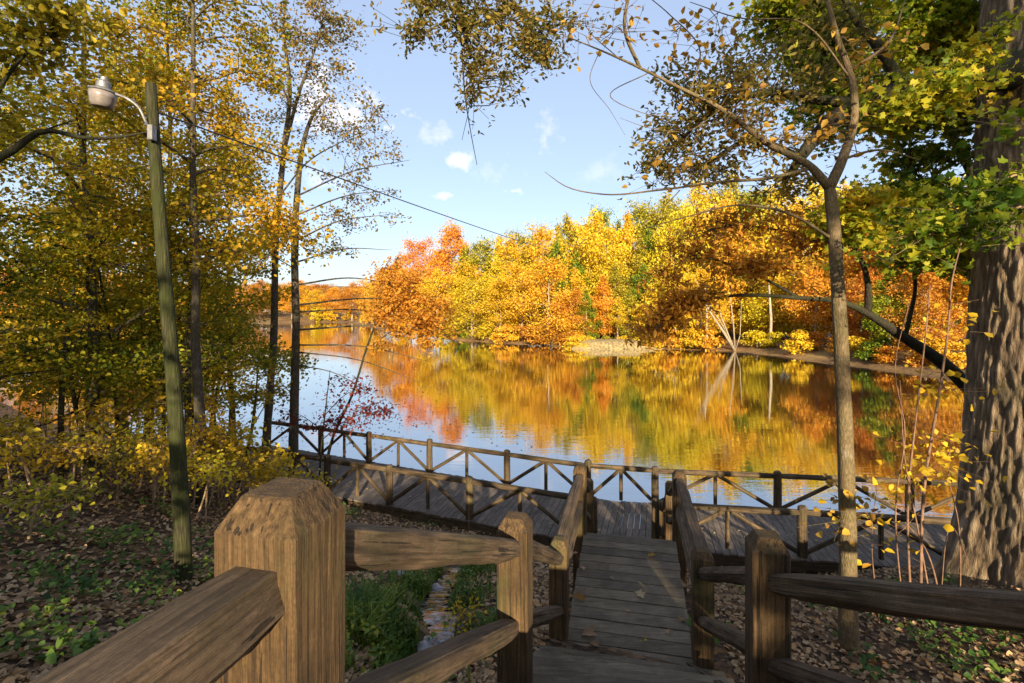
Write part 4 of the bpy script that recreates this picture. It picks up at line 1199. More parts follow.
def right_side():
    # slim tree in front of the boardwalk
    b = on_ground(848, 648); d0 = b[1]
    L = [([b - ZA * .1, P(848, 560, d0), P(846, 470, d0), P(843, 380, d0), P(838, 290, d0), P(831, 200, d0), P(829, 185, d0)], [.10, .085, .08, .075, .068, .06, .055]),
         (pl(d0, (829, 188), (842, 160), (854, 120), (852, 80), (838, 40), (828, 0), (822, -60)), [.06, .05, .042, .035, .03, .025, .01]),
         (pl(d0, (829, 188), (812, 168), (770, 145), (720, 108), (680, 88), (640, 68), (600, 50), (560, 34)), [.05, .042, .032, .024, .018, .014, .009, .004]),
         (pl(d0, (812, 168), (770, 178), (720, 182), (660, 190), (600, 194), (565, 186), (545, 172)), [.022, .018, .015, .011, .008, .006, .003]),
         (pl(d0, (834, 240), (790, 214), (740, 205), (690, 216), (640, 230)), [.02, .016, .012, .008, .004]),
         (pl(d0, (640, 68), (625, 30), (632, -20)), [.022, .02, .018]), (pl(d0, (690, 92), (700, 50), (670, 15), (640, -10)), [.01, .008, .006, .004]),
         (pl(d0, (600, 50), (590, 80), (610, 110), (625, 135)), [.005, .004, .003, .002]), (pl(d0, (650, 72), (610, 96), (640, 112), (690, 118)), [.006, .005, .004, .002]),
         (pl(d0, (852, 80), (800, 22), (740, 18), (690, 2)), [.014, .01, .007, .004]), (pl(d0, (852, 70), (890, 40), (905, 0)), [.02, .014, .008]), (pl(d0, (840, 160), (880, 150), (920, 160)), [.018, .012, .006]),
         (pl(d0, (620, 60), (585, 20), (600, -10)), [.006, .005, .004]), (pl(d0, (680, 190), (660, 215), (700, 240)), [.006, .004, .002]), (pl(d0, (720, 110), (690, 130), (650, 128), (620, 118)), [.007, .005, .004, .002])]
    S = [sp(625, 30, d0, 24, 24, .3, 10, 28, .09), sp(575, 30, d0, 14, 14, .2, 5, 13, .09), sp(700, 40, d0, 50, 30, .3, 14, 44, .09), sp(740, 110, d0, 50, 40, .4, 16, 66, .09), sp(850, 520, d0, 26, 40, .25, 9, 37, .09), sp(820, 140, d0, 50, 40, .4, 14, 66, .09), sp(690, 175, d0, 50, 20, .3, 8, 26, .09), sp(860, 60, d0, 30, 40, .3, 10, 44, .09)]
    limb_tree('slim_tree', 'slim tan forked tree standing between the stairs and the boardwalk', 'tree', M['barktan'], LM['tan'], L, S, twig_r=.004, sides=14, aspect=.7)
    # dark leaning tree with the rusty bough over the water
    base = np.array([9.4, 9.4, gz(9.4, 9.4) - .2])
    L = [([base, P(985, 408, 9.0), P(945, 365, 9.0), P(905, 338, 9.0), P(870, 315, 9.0), P(845, 303, 9.0), P(800, 298, 9.0), P(720, 297, 9.0), P(665, 312, 9.0)], [.14, .125, .11, .09, .07, .052, .038, .025, .008]),
         (pl(9.0, (868, 312), (868, 285), (862, 262), (848, 238), (836, 215)), [.06, .052, .042, .03, .014]), (pl(9.0, (800, 298), (745, 270), (700, 258), (660, 270)), [.03, .022, .014, .006]),
         (pl(9.0, (850, 245), (790, 232), (730, 226), (680, 240)), [.028, .02, .014, .006]), (pl(9.0, (905, 338), (915, 280), (905, 240)), [.04, .03, .015])]
    S = [sp(645, 340, 9, 20, 14, .7, 11, 204, .125), sp(665, 325, 9, 26, 24, .8, 19, 504, .125), sp(690, 295, 9, 34, 20, .8, 20, 532, .125), sp(740, 265, 9, 48, 20, .9, 24, 588, .125), sp(790, 245, 9, 48, 22, .9, 22, 504, .125), sp(700, 250, 9, 40, 16, .8, 16, 364, .125), sp(660, 290, 9, 24, 18, .7, 9, 212, .125), sp(770, 215, 9, 60, 16, .9, 14, 291, .125), sp(820, 275, 9, 30, 14, .7, 5, 89, .125), sp(720, 225, 9, 40, 12, .8, 9, 179, .125)]
    limb_tree('leaning_tree', 'dark leaning tree whose rusty-leaved bough hangs over the water', 'tree', M['barkdark'], LM['rust'], L, S, twig_r=.007, sides=12, aspect=.42, droop=1.1, spread=.7)
    # maple behind the oak with green leaves
    base = np.array([10.4, 10.2, gz(10.4, 10.2) - .2])
    up = base + np.array([-.4, -.2, 9.0])
    L = [([base, base + np.array([-.1, 0, 4]), up, up + np.array([-.2, 0, 5])], [.26, .22, .16, .05]),
         ([base + np.array([-.2, 0, 6]), P(930, 110, 9), P(850, 60, 8.6), P(790, 20, 8.5)], [.1, .07, .045, .015]), ([base + np.array([-.2, 0, 5]), P(940, 180, 8.8), P(880, 190, 8.5), P(830, 215, 8.2)], [.08, .05, .03, .012]),
         ([base + np.array([-.3, 0, 8]), P(930, 40, 9), P(880, 0, 9), P(820, -30, 9)], [.09, .06, .04, .015]), (pl(9, (930, 110), (962, 96, 7.4), (950, 88, 6.4), (915, 100, 6.1), (880, 110, 6.0)), [.05, .035, .026, .016, .006]), (pl(6.4, (950, 88), (972, 60, 6.2), (985, 40, 6.2)), [.02, .012, .006]), ([base + np.array([-.2, 0, 4]), P(935, 250, 8.6), P(890, 262, 8.3)], [.06, .035, .012])]
    S = [sp(900, 30, 9, 60, 46, 1.0, 30, 2730, .105), sp(820, 30, 8.7, 50, 46, 1.0, 30, 2730, .105), sp(870, 110, 8.8, 60, 46, 1.0, 30, 2730, .105), sp(930, 130, 8.8, 40, 46, 1.0, 18, 1470, .105), sp(900, 210, 8.4, 56, 20, .9, 24, 1890, .105), sp(850, 228, 8.2, 36, 20, .8, 16, 1176, .105), sp(925, 262, 8.4, 40, 20, .8, 14, 1050, .105), sp(820, 95, 8.8, 34, 40, 1, 12, 1050, .105), sp(780, 15, 8.6, 34, 24, .9, 12, 840, .105), sp(945, 95, 6.1, 40, 26, .4, 12, 420, .085), sp(890, 108, 6.0, 40, 22, .4, 10, 320, .085), sp(975, 50, 6.2, 30, 26, .4, 9, 300, .085), sp(960, 20, 9, 40, 40, 1, 14, 1176, .105)]
    limb_tree('green_maple', 'maple with green and yellow leaves half hidden behind the old oak', 'tree', M['barkdark'], LM['lime'], L, S, shape='maple', aspect=.8, twig_r=.008, sides=10)
    # lime-leaved twigs that cross in front of the oak
    base = np.array([5.9, 4.0, 0]); base[2] = gz(5.9, 4.0) - .1
    L = [([base, base + np.array([.15, .05, 1.8]), P(1075, 190, 4.3), P(1010, 210, 4.4), P(940, 250, 4.5)], [.035, .03, .022, .014, .005]), (pl(4.4, (1060, 180), (1015, 175), (970, 215), (930, 230)), [.014, .01, .007, .003]), ([P(1075, 190, 4.3), P(1050, 130, 4.3), P(1000, 125, 4.3)], [.014, .01, .004])]
    S = [sp(1005, 195, 4.4, 30, 18, .3, 14, 240, .08), sp(960, 225, 4.5, 32, 14, .3, 14, 240, .08), sp(920, 245, 4.5, 26, 12, .3, 10, 144, .08), sp(1010, 128, 4.3, 16, 10, .2, 5, 48, .08), sp(1010, 230, 4.4, 24, 12, .3, 7, 96, .08)]
    limb_tree('lime_sapling', 'sapling with lime green leaves reaching across the oak trunk', 'sapling', M['stem'], LM['lime'], L, S, shape='maple', aspect=.8, twig_r=.003)
    # reddish stalks and yellow leaves at the foot of the oak
    L = []
    for pts, r in (([(912, 565), (908, 500), (918, 400), (926, 330), (930, 285)], .016), ([(920, 570), (925, 480), (938, 400), (948, 330), (952, 280), (962, 240)], .02), ([(935, 572), (918, 530), (905, 460), (900, 380)], .012), ([(946, 572), (920, 540), (905, 522)], .014), ([(905, 572), (896, 500), (905, 430), (895, 370), (910, 300)], .01), ([(960, 575), (958, 520), (948, 470), (955, 420)], .008), ([(938, 570), (955, 530), (962, 545), (970, 570)], .006), ([(880, 575), (872, 530), (878, 480)], .008)):
        q = pl(6.1, *pts); q[0][2] = gz(q[0][0], q[0][1]) - .05
        L.append((q, list(np.linspace(r, r * .35, len(q)))))
    S = [sp(940, 462, 6.1, 20, 20, .3, 12, 60, .095), sp(915, 480, 6.1, 26, 40, .3, 12, 40, .095), sp(955, 330, 6.1, 18, 40, .2, 8, 20, .095), sp(880, 520, 6.1, 30, 30, .3, 10, 36, .095), sp(930, 400, 6.1, 26, 40, .3, 9, 28, .095)]
    limb_tree('tangled_shrub', 'tangle of bare reddish stalks with a few yellow leaves against the oak', 'shrub', M['stemred'], LM['bright'], L, S, twig_r=.003, aspect=.75)


def shade_trees():
    """the wood the camera stands in: unseen trees behind it that dapple the stairs, some added to cast shade"""
    W = [(-8.5, -8, 13, .22, 3.6, 3000, 61), (-6.2, -13, 15, .34, 3.6, 3000, 62), (3.6, -12.5, 14, .38, 3.8, 3000, 63), (14.5, -14, 15, .3, 4.2, 3200, 64), (-15, -6, 14, .2, 4.2, 3200, 65), (-11, -19, 17, .28, 4.5, 3400, 66), (-1.0, -10.2, 4.2, .04, 2.5, 3400, 71), (3.4, -10.6, 4.1, .04, 2.6, 3400, 72), (8.6, -11.5, 15.5, .52, 3.6, 4600, 70), (-5.4, -3.2, 6.6, .06, 2.3, 2300, 67), (-9.6, -3.6, 7.0, .05, 2.8, 2500, 68), (-14.5, -2.0, 7.2, .05, 3.0, 2500, 69)]  # low bushes, low bushy trees and the high-crowned tree are added shade casters
    lab = ['tree on the slope behind the wooden landing, nearest the maple wood', 'tree rising behind the landing on the maple side, taller than its bushes', 'tree behind the landing close to the long rail', 'tree furthest along the slope on the oak side behind the landing', 'low-crowned tree behind the maple wood', 'tallest tree on the slope furthest behind the landing', 'added unseen low bush shading the stairs, in line with the big chamfered post', 'added unseen low bush shading the stairs, in line with the bridge', 'added unseen high-crowned tree behind the landing, shading the upper oak', 'added unseen low bushy tree just behind the landing, shading the maple side', 'added unseen low bushy tree uphill of the lamp pole, shading the slope', 'added unseen low bushy tree shading the slope, uphill of the deepest maples']
    for (x, y, H, cb, cr, n, sd), lb in zip(W, lab):
        plant_tree('shade_tree', x, y, lb, 'tree', M['bark'], LM['amber'], 'trees on the slope behind the landing', aspect=.75, H=H, r0=.18, cb=cb, cr=cr, n=n, ls=.24, prim=22, seed=sd, sig=.4, sec=5, top=.5)


# ------------------------------------------------------------------ lamp, cable, far things
def lamp():
    b = on_ground(185, 580); d = b[1]
    t = thing('lamp_post', b, 'mossy wooden pole with a bowl-shaped area lamp on a curved arm', 'street lamp')
    top = P(153, 84, d)
    mb = MB(); pts = np.linspace(b - ZA * .3, top, 24)
    pts[:, 0] += .03 * np.sin(np.linspace(0, 5, 24))
    mb.tube(pts, np.linspace(.10, .062, 24), 18, True, rough=.05)
    mb.build('pole', M['pole'], t, smooth=True)
    arm = MB(); a = pl(d, (151, 131, d - .02), (146, 122, d - .1), (139, 108, d - .15), (128, 99, d - .2), (116, 94, d - .22))
    arm.tube(np.stack([catmull(np.linspace(0, 4, 20), np.arange(5.0), np.array(a)[:, k]) for k in range(3)], 1), .017, 8)
    arm.box(P(152, 133, d - .1), (1, 0, 0), (0, 1, 0), ZA, .03, .04, .09)
    arm.build('arm', M['metal'], t, smooth=False)
    K = .70
    c = P(103, 92, d - .22)
    tilt = unit(np.array([.10, 0, 1.0]))

    def lathe(mb, prof, sides=24):
        ax = unit(np.cross(tilt, (0, 1, 0))); ay = np.cross(tilt, ax)
        v, f = [], []
        for h, r in prof:
            for j in range(sides):
                a = 2 * math.pi * j / sides
                v.append(c + tilt * h * K + ax * r * K * math.cos(a) + ay * r * K * math.sin(a))
        for i in range(len(prof) - 1):
            for j in range(sides):
                k = (j + 1) % sides
                f.append([i * sides + j, i * sides + k, (i + 1) * sides + k, (i + 1) * sides + j])
        f.append(list(range(sides))[::-1]); f.append([(len(prof) - 1) * sides + j for j in range(sides)])
        mb.add(v, f)
    h = MB(); lathe(h, [(-.015, .20), (.0, .215), (.02, .205), (.05, .13), (.07, .105), (.16, .10), (.19, .085), (.20, .06), (.25, .055), (.26, .035)])
    hz = h.build('lamp_housing', M['metal'], t)
    g = MB(); lathe(g, [(-.27, .115), (-.265, .15), (-.2, .17), (-.1, .19), (-.018, .2)])
    g.build('lamp_glass', M['lens'], hz, smooth=True)
    # overhead cable from the pole to a tree across the water
    a = P(157, 112, d); e = P(606, 262, 84)
    k = 60; s = np.linspace(0, 1, k); pts = a + (e - a) * s[:, None]
    # picture path in front: straight line with a small sag
    pts[:, 2] -= 4 * .55 * s * (1 - s)
    mb = MB(); mb.tube(pts, np.linspace(.012, .03, k), 6)
    tag(mb.build('overhead_cable', M['wire'], None, loc=a), 'thin black cable running from the lamp pole across the lake', 'cable')
    # drooping service branch crossing beside the lamp
    b2 = np.array([-8.1, 6.6, 0]); b2[2] = gz(b2[0], b2[1]) - .1
    L = [([b2, b2 + np.array([.05, 0, 3.2]), P(-20, 168, 6.8), P(10, 152, 6.9), P(42, 131, 7.0), P(85, 138, 7.05), P(120, 137, 7.05), P(148, 132, 7.1)], [.10, .085, .06, .05, .036, .026, .02, .012]),
         (pl(7.0, (42, 131), (62, 124), (85, 118)), [.014, .01, .004]), ([P(-20, 168, 6.8), P(-10, 110, 6.8), P(20, 60, 6.9), P(60, 30, 7)], [.05, .035, .02, .008])]
    S = [sp(20, 50, 7.0, 40, 40, .5, 18, 420, .12), sp(60, 25, 7, 50, 30, .5, 14, 320, .12), sp(10, 110, 6.9, 30, 30, .5, 8, 140, .12)]
    limb_tree('bare_limbed_tree', 'thin tree with a dark bare bough reaching to the lamp pole', 'tree', M['barkdark'], LM['olive'], L, S, twig_r=.005, sides=9)


def person(loc, label, top, legs, facing, h=1.72, sit=False):
    """small standing figure grown from a jointed skeleton"""
    mat = lambda n, c: plain_mat(n, c, .8)
    V = [(0, 0, .93), (0, 0, 1.15), (0, 0, 1.40), (0, .01, 1.50), (0, .02, 1.60), (0, .02, 1.70),
         (.1, 0, .88), (.11, .02, .48), (.11, 0, .07), (.11, .13, .04), (-.1, 0, .88), (-.11, -.05, .48), (-.12, -.12, .07), (-.12, 0, .04),
         (.19, 0, 1.39), (.25, -.02, 1.12), (.24, .1, .88), (-.19, 0, 1.39), (-.25, .0, 1.12), (-.24, .12, .9)]
    E = [(0, 1), (1, 2), (2, 3), (3, 4), (4, 5), (0, 6), (6, 7), (7, 8), (8, 9), (0, 10), (10, 11), (11, 12), (12, 13), (2, 14), (14, 15), (15, 16), (2, 17), (17, 18), (18, 19)]
    Rr = [.15, .145, .16, .06, .10, .085, .095, .065, .045, .04, .095, .065, .045, .04, .065, .048, .035, .065, .048, .035]
    me = bpy.data.meshes.new('person_skeleton'); me.from_pydata(V, E, [])
    o = link(bpy.data.objects.new('person', me))
    sk = o.modifiers.new('s', 'SKIN'); ss = o.modifiers.new('u', 'SUBSURF'); ss.levels = ss.render_levels = 1
    for i, q in enumerate(me.skin_vertices[0].data):
        q.radius = (Rr[i], Rr[i] * (.75 if i in (0, 1, 2) else 1)); q.use_root = i == 0
    dg = bpy.context.evaluated_depsgraph_get()
    m2 = bpy.data.meshes.new_from_object(o.evaluated_get(dg))
    o.modifiers.clear(); o.data = m2
    for n, c in (('skin', (.45, .28, .2)), ('top', top), ('legs', legs), ('hair', (.5, .48, .44))): m2.materials.append(mat('person_' + n, c))
    for p in m2.polygons:
        c = p.center; p.use_smooth = True
        p.material_index = 2 if c.z < .93 else (1 if c.z < 1.45 else (3 if c.z > 1.66 or (c.y < -.02 and c.z > 1.55) else 0))
        if abs(c.x) > .2 and c.z < .92: p.material_index = 0
    o.location = tuple(float(q) for q in loc); o.rotation_euler = (0, 0, facing); s = h / 1.75; o.scale = (s, s, s)
    tag(o, label, 'person')
    return o


def far_things():
    # low grassy bank in full sun, lumpy and rounded at its ends
    xs = np.linspace(7.6, 22.4, 120); prof = [(-1.6, -.5), (-1.1, .1), (-.6, .6), (-.2, .92), (.5, 1.1), (2.2, 1.2), (4.0, 1.2), (6.0, .6), (7.5, -.3)]
    v = []
    for x in xs:
        e = min(1, (x - 7.6) / 2.4, (22.4 - x) / 3.0) ** .7
        for j, (dy, h) in enumerate(prof):
            y = 71.2 + dy + .25 * mnoise.noise((x * .5, dy, 3)); v.append((x, y, h * e + .05 * mnoise.noise((x * .9, dy * .8, 1)) + .06 * mnoise.noise((x * 3, dy * 3, 1)) - (1 - e) * .5))
    n = len(prof); f = [(i * n + j, (i + 1) * n + j, (i + 1) * n + j + 1, i * n + j + 1) for i in range(len(xs) - 1) for j in range(n - 1)]
    me = bpy.data.meshes.new('grassy_bank'); me.from_pydata([tuple(map(float, q)) for q in v], [], f); me.materials.append(plain_mat('dry_bank_grass', (.235, .175, .075), .95, 0, 3.2, .6, .9))
    me.polygons.foreach_set('use_smooth', np.ones(len(f), bool))
    tag(link(bpy.data.objects.new('grassy_bank', me)), kind='structure')
    # leaning pale trunks
    b = P(735, 349, 67.5); b[2] = gz(b[0], b[1]) - .1
    t = thing('leaning_bare_tree', b, 'clump of pale bare trunks fanning out over the far waterline', 'tree')
    for e, r in (((710, 312), .22), ((704, 296), .10), ((721, 316), .13), ((731, 303), .11), ((741, 314), .08)):
        q = P(*e, 66.5); m = (b + q) / 2 + np.array([random.uniform(-.2, .5), 0, random.uniform(-.5, .2)])
        mb = MB(); mb.tube([b, m, q, q + (q - m) * .5 + ZA * .5], [r, r * .8, r * .55, r * .2], 9, rough=.06); mb.build('trunk', M['barkpale'], t, smooth=True)
    b = P(706, 349, 68.5); b[2] = gz(b[0], b[1]) - .1
    it = []
    for px, d in ((706, 68.5), (770, 66)):
        b = P(px, 349, d); b[2] = gz(b[0], b[1]) - .1
        mb = MB(); mb.tube([b, P(px + 1, 320, d), P(px - 1, 285, d)], [.22, .18, .1], 9, rough=.05)
        it.append(tag(mb.build('dead_tree', M['barkpale'], None, loc=b, smooth=True), 'upright pale trunk ' + ('beside the clump of leaning pale trunks' if px == 706 else 'on the bank near the yellow tree and the walkers'), 'tree trunk', 'upright pale trunks'))
    # path along the bank
    v, f = [], []
    xs = np.linspace(758, 930, 60)
    for px in xs:
        dd = np.interp(px, [758, 800, 850, 930], [70, 63, 57, 50]) + 2.0
        for w in (-.9, .9):
            q = P(px, 340, dd + w); v.append((q[0], q[1], float(ground(np.array([q[0]]), np.array([q[1]]))[0]) + .05))
    f = [(2 * i, 2 * i + 2, 2 * i + 3, 2 * i + 1) for i in range(len(xs) - 1)]
    me = bpy.data.meshes.new('path'); me.from_pydata([tuple(map(float, q)) for q in v], [], f); me.materials.append(M['path'])
    tag(link(bpy.data.objects.new('path', me)), kind='structure')

    def stand(px, dd): q = P(px, 340, dd); return (q[0], q[1], gz(q[0], q[1]) + .05)
    person(stand(786.5, 66.4), 'walker in a dark blue jacket on the far path', (.04, .05, .10), (.02, .025, .05), R(80))
    person(stand(792.5, 66.0), 'walker in a pale top beside the one in dark blue', (.62, .60, .62), (.03, .04, .08), R(70), 1.66)
    person(stand(829, 61.2), 'walker in a grey-blue jacket alone on the far path', (.20, .22, .30), (.10, .11, .15), R(-70))
    # white car parked at the far end
    b = P(264, 321, 236); z = gz(b[0], b[1]); c0 = np.array([b[0], b[1], z])
    t = thing('parked_car', c0, 'small white car parked at the far end of the lake', 'car')
    prof = [(-2.1, .35), (-2.15, .75), (-1.5, .92), (-.9, 1.40), (.7, 1.45), (1.35, .98), (2.05, .88), (2.15, .4)]
    mb = MB(); v = []
    for w in (-.85, .85):
        for x, h in prof: v.append(c0 + np.array([x, w * (1 if h < 1.1 else .82), h]))
    n = len(prof); mb.add(v, [[i, (i + 1) % n, n + (i + 1) % n, n + i] for i in range(n)] + [list(range(n))[::-1], [n + i for i in range(n)]])
    mb.build('body', plain_mat('white_car_paint', (.8, .8, .8), .3, 0, 1, .02), t)
    gm = plain_mat('dark_car_glass', (.03, .035, .04), .1)
    for w in (-1, 1):
        mb = MB(); v = [c0 + np.array([x, w * (.86 if h < 1.1 else .74), h]) for x, h in ((-1.35, .98), (-.85, 1.33), (.62, 1.37), (1.15, 1.0))]
        mb.add(v, [[0, 1, 2, 3] if w > 0 else [3, 2, 1, 0]]); mb.build('window', gm, t)
    for x in (-1.35, 1.35):
        for w in (-.8, .8):
            mb = MB(); mb.tube([c0 + np.array([x, w - .1, .32]), c0 + np.array([x, w + .1, .32])], .32, 14); mb.build('wheel', M['wire'], t)


# ------------------------------------------------------------------ ground layer
def litter():
    n = 52000
    # density falls with distance
    r = 2.0 + 17 * rng.random(n * 2) ** 1.25; a = rng.uniform(R(30), R(150), n * 2)
    x = r * np.cos(a) * 1.25 + .5; y = r * np.sin(a)
    s = lake_sd(x, y); keep = (s > .6) & (stream_dist(x, y) > .3)
    wx = np.interp(y, [-3, 1.2, 2.9, 4.75, 7.4, 11.9], [-1.3, -.75, -.2, .3, 1.0, 1.95]); wx2 = wx + np.interp(y, [1.2, 2.9, 12], [2.6, 1.9, 1.5])
    keep &= ~((x > wx) & (x < wx2) & (y < 12.2))
    x, y = x[keep][:n], y[keep][:n]
    z = ground(x, y) + rng.uniform(.005, .03, len(x))
    lf = LF(); lf.put(np.stack([x, y, z], 1), .075)
    o = lf.build('fallen_leaves', LM['litter'], None, loc=(0, 8, 0), shape='leaf', flatness=2.2, aspect=.7)
    tag(o, 'brown and tan fallen leaves covering the forest floor', 'fallen leaves', kind='stuff')
    # low green plants on the floor
    lf = LF()
    spots = [(on_ground(px, py), rr, k) for px, py, rr, k in ((95, 585, .9, 420), (130, 560, .6, 260), (60, 610, .8, 420), (40, 660, .7, 420), (110, 635, .6, 260), (20, 620, .6, 260), (165, 600, .5, 120), (150, 545, .5, 160), (250, 512, .5, 80), (20, 560, .8, 260), (975, 655, .4, 320), (1005, 640, .35, 260), (930, 640, .4, 160), (880, 600, .3, 60), (350, 515, .5, 90), (140, 520, .6, 90), (700, 640, .2, 30), (50, 545, .8, 160))]
    for c, rr, k in spots:
        for _ in range(max(3, k // 34)):
            q = c[:2] + rng.normal(0, rr, 2); m = 18
            p = q + rng.normal(0, .10, (m, 2)); z = ground(p[:, 0], p[:, 1]) + rng.uniform(.03, .22, m)
            lf.put(np.column_stack([p, z]), .075)
    for _ in range(200):
        a = rng.uniform(R(48), R(140)); r = rng.uniform(4.5, 14); q = np.array([r * math.cos(a) * 1.3, r * math.sin(a)])
        if lake_sd(q[:1], q[1:])[0] < .7 or (-.2 < q[0] < 3.4 and q[1] < 12): continue
        m = rng.integers(4, 16); p = q + rng.normal(0, .09, (m, 2)); z = ground(p[:, 0], p[:, 1]) + rng.uniform(.02, .2, m)
        lf.put(np.column_stack([p, z]), .075)
    o = lf.build('ground_cover', LM['herb'], None, loc=(0, 8, 0), shape='leaf', flatness=1.6, aspect=.75)
    tag(o, 'low green herbs scattered over the forest floor', 'ground cover', kind='stuff')
    # lush grass beside the stream
    B = []
    for px, py, rr, k in ((380, 640, .36, 1500), (400, 610, .34, 1500), (430, 600, .3, 1300), (365, 670, .36, 1500), (450, 585, .3, 1000), (415, 635, .25, 800), (395, 665, .3, 900), (465, 600, .22, 600), (470, 575, .3, 700), (490, 640, .2, 300), (440, 655, .16, 300)):
        c = on_ground(px, py)
        B.append(c[:2] + rng.normal(0, rr * 1.0, (k, 2)) * rng.random((k, 1)) ** .3)
    B = np.concatenate(B); B = B[(rng.random(len(B)) < .7) & (vnoise(B[:, 0], B[:, 1], 3.0, 9) > -.22)]; B = B[stream_dist(B[:, 0], B[:, 1]) > .17]
    n = len(B); z = ground(B[:, 0], B[:, 1])
    h = rng.uniform(.06, .30, n) * (1 + 1.2 * vnoise(B[:, 0], B[:, 1], 2.2, 4)); az = rng.uniform(0, 2 * math.pi, n); ln = rng.uniform(.2, .9, n) * h
    dx, dy = np.cos(az), np.sin(az); w = .006 + .006 * rng.random(n)
    V = np.zeros((n, 6, 3))
    for i, (t, ww) in enumerate(((0, 1), (.55, .8), (1, .1))):
        cx = B[:, 0] + dx * ln * t * t; cy = B[:, 1] + dy * ln * t * t; cz = z + h * (t - .25 * t * t)
        V[:, 2 * i] = np.stack([cx - dy * w * ww, cy + dx * w * ww, cz], 1); V[:, 2 * i + 1] = np.stack([cx + dy * w * ww, cy - dx * w * ww, cz], 1)
    q = np.array([(0, 1, 3, 2), (2, 3, 5, 4)]); Fc = (np.arange(n)[:, None, None] * 6 + q[None]).reshape(-1, 4)
    me = mesh_np('grass', V.reshape(-1, 3), Fc, 4); at = me.attributes.new('rnd', 'FLOAT', 'FACE'); at.data.foreach_set('value', np.repeat(rng.random(n), 2).astype(np.float32))
    me.materials.append(LM['grass']); tag(link(bpy.data.objects.new('grass', me)), 'lush green grass beside the little stream', 'grass', kind='stuff')
    # broad leaves mixed in the grass
    lf = LF(); m = B[rng.integers(0, n, 2400)] + rng.normal(0, .05, (2400, 2)); m = m[stream_dist(m[:, 0], m[:, 1]) > .2]
    lf.put(np.column_stack([m, ground(m[:, 0], m[:, 1]) + rng.uniform(.05, .24, len(m))]), .05)
    tag(lf.build('stream_foliage', LM['herb'], None, loc=(0, 6, 0), shape='leaf', aspect=.7), 'green weed leaves crowding the stream bank', 'weeds', kind='stuff')
    # yellow-leaved plant by the stream
    c = on_ground(462, 636)
    L = []; S = []
    for k in range(4):
        a = np.array([c[0] + rng.normal(0, .06), c[1] + rng.normal(0, .06), c[2] - .03]); e = a + np.array([rng.normal(0, .1), rng.normal(0, .08), .24]); L.append(([a, (a + e) / 2, e], [.006, .005, .003])); S.append((e, (.14, .12, .07), 4, 34, .045))
    limb_tree('yellow_weed', 'small bright yellow weed beside the stream stones', 'plant', M['stem'], LM['bright'], L, S, twig_r=.002)
    # stones in the stream
    it = []
    for px, py, r in ((447, 642, .13), (436, 590, .12), (456, 622, .08), (422, 650, .11), (400, 575, .2), (478, 568, .12), (462, 598, .07), (390, 634, .09)):
        c = on_ground(px, py); seed = random.random() * 40
        mb = MB(); v, f = [], []
        ns, nr = 14, 9
        for i in range(nr):
            th = math.pi * (i + .0) / (nr - 1)
            for j in range(ns):
                ph = 2 * math.pi * j / ns; dd = np.array([math.sin(th) * math.cos(ph), math.sin(th) * math.sin(ph) * .8, math.cos(th) * .62])
                k = 1 + .32 * mnoise.noise(tuple(dd * 1.6 + seed)) + .12 * mnoise.noise(tuple(dd * 5 + seed))
                v.append(c + dd * r * k)
        for i in range(nr - 1):
            for j in range(ns):
                f.append([i * ns + j, (i + 1) * ns + j, (i + 1) * ns + (j + 1) % ns, i * ns + (j + 1) % ns])
        mb.add(v, f); o = tag(mb.build('stream_stone', M['stone'], None, loc=c, smooth=True), 'x', 'stone', 'stones along the little stream')
        it.append((o, px))
    order_labels(it, '{n} pale grey stones along the little stream', 'x')
    # single leaves lying on the bridge and steps
    it = []
    spots = [(578, 599, Z_MID), (641, 597, Z_MID), (583, 570, Z_MID), (606, 568, Z_MID), (652, 557, Z_MID), (628, 613, Z_MID), (590, 637, Z_MID), (594, 646, Z_MID), (645, 648, 2.40), (628, 664, 2.28), (646, 673, 2.28), (575, 555, Z_MID), (682, 622, Z_MID), (684, 587, Z_MID), (612, 580, Z_MID), (668, 634, Z_MID)]
    for i, (px, py, z) in enumerate(spots):
        v = P(px, py, 1) - CAM; d = (z - 5.8) / v[2]; c = CAM + v * d
        s = [.16, .15, .09, .09, .11, .07, .17, .12, .13, .07, .08, .1, .09, .09, .06, .07][i]
        me = leaf_mesh('fallen_leaf', np.array([[0, 0, .022]]), np.array([s]), 'maple', 3.5, .62)
        for vv in me.vertices: vv.co.z = max(.006, vv.co.z)
        me.materials.append(LM['litter' if i % 4 else 'tan'])
        o = link(bpy.data.objects.new('fallen_leaf', me)); o.location = tuple(float(q) for q in c)
        tag(o, 'x', 'leaf', 'single fallen leaves on the bridge planks'); it.append((o, px))
    order_labels(it, '{n} dry leaves lying on the bridge and steps', 'x')
    # specks on the boardwalk and on the water
    lf = LF(); k = 260
    t = rng.random(k); w = rng.random(k); L_ = rng.random(k) < .55
    for i in range(k):
        a, b, c, e = (D_NEAR_L, D_JN, D_FAR_L, D_JF) if L_[i] else (D_JN, D_NEAR_R, D_JF, D_FAR_R)
        p = (a + (b - a) * t[i]) * (1 - w[i]) + (c + (e - c) * t[i]) * w[i]
        lf.put([(p[0], p[1], Z_DECK + .018)], .075)
    tag(lf.build('scattered_leaves', LM['litter'], None, loc=(2, 12, .5), shape='leaf', flatness=4, aspect=.7), 'small dry leaves strewn over the boardwalk planks', 'fallen leaves', kind='stuff')
    lf = LF(); k = 700
    px = rng.normal(400, 60, k); dd = rng.uniform(20, 46, k)
    pts = np.array([P(a, 400, b) for a, b in zip(px, dd)]); pts[:, 2] = .008
    pts = pts[lake_sd(pts[:, 0], pts[:, 1]) < -.3]
    lf.put(pts, .12)
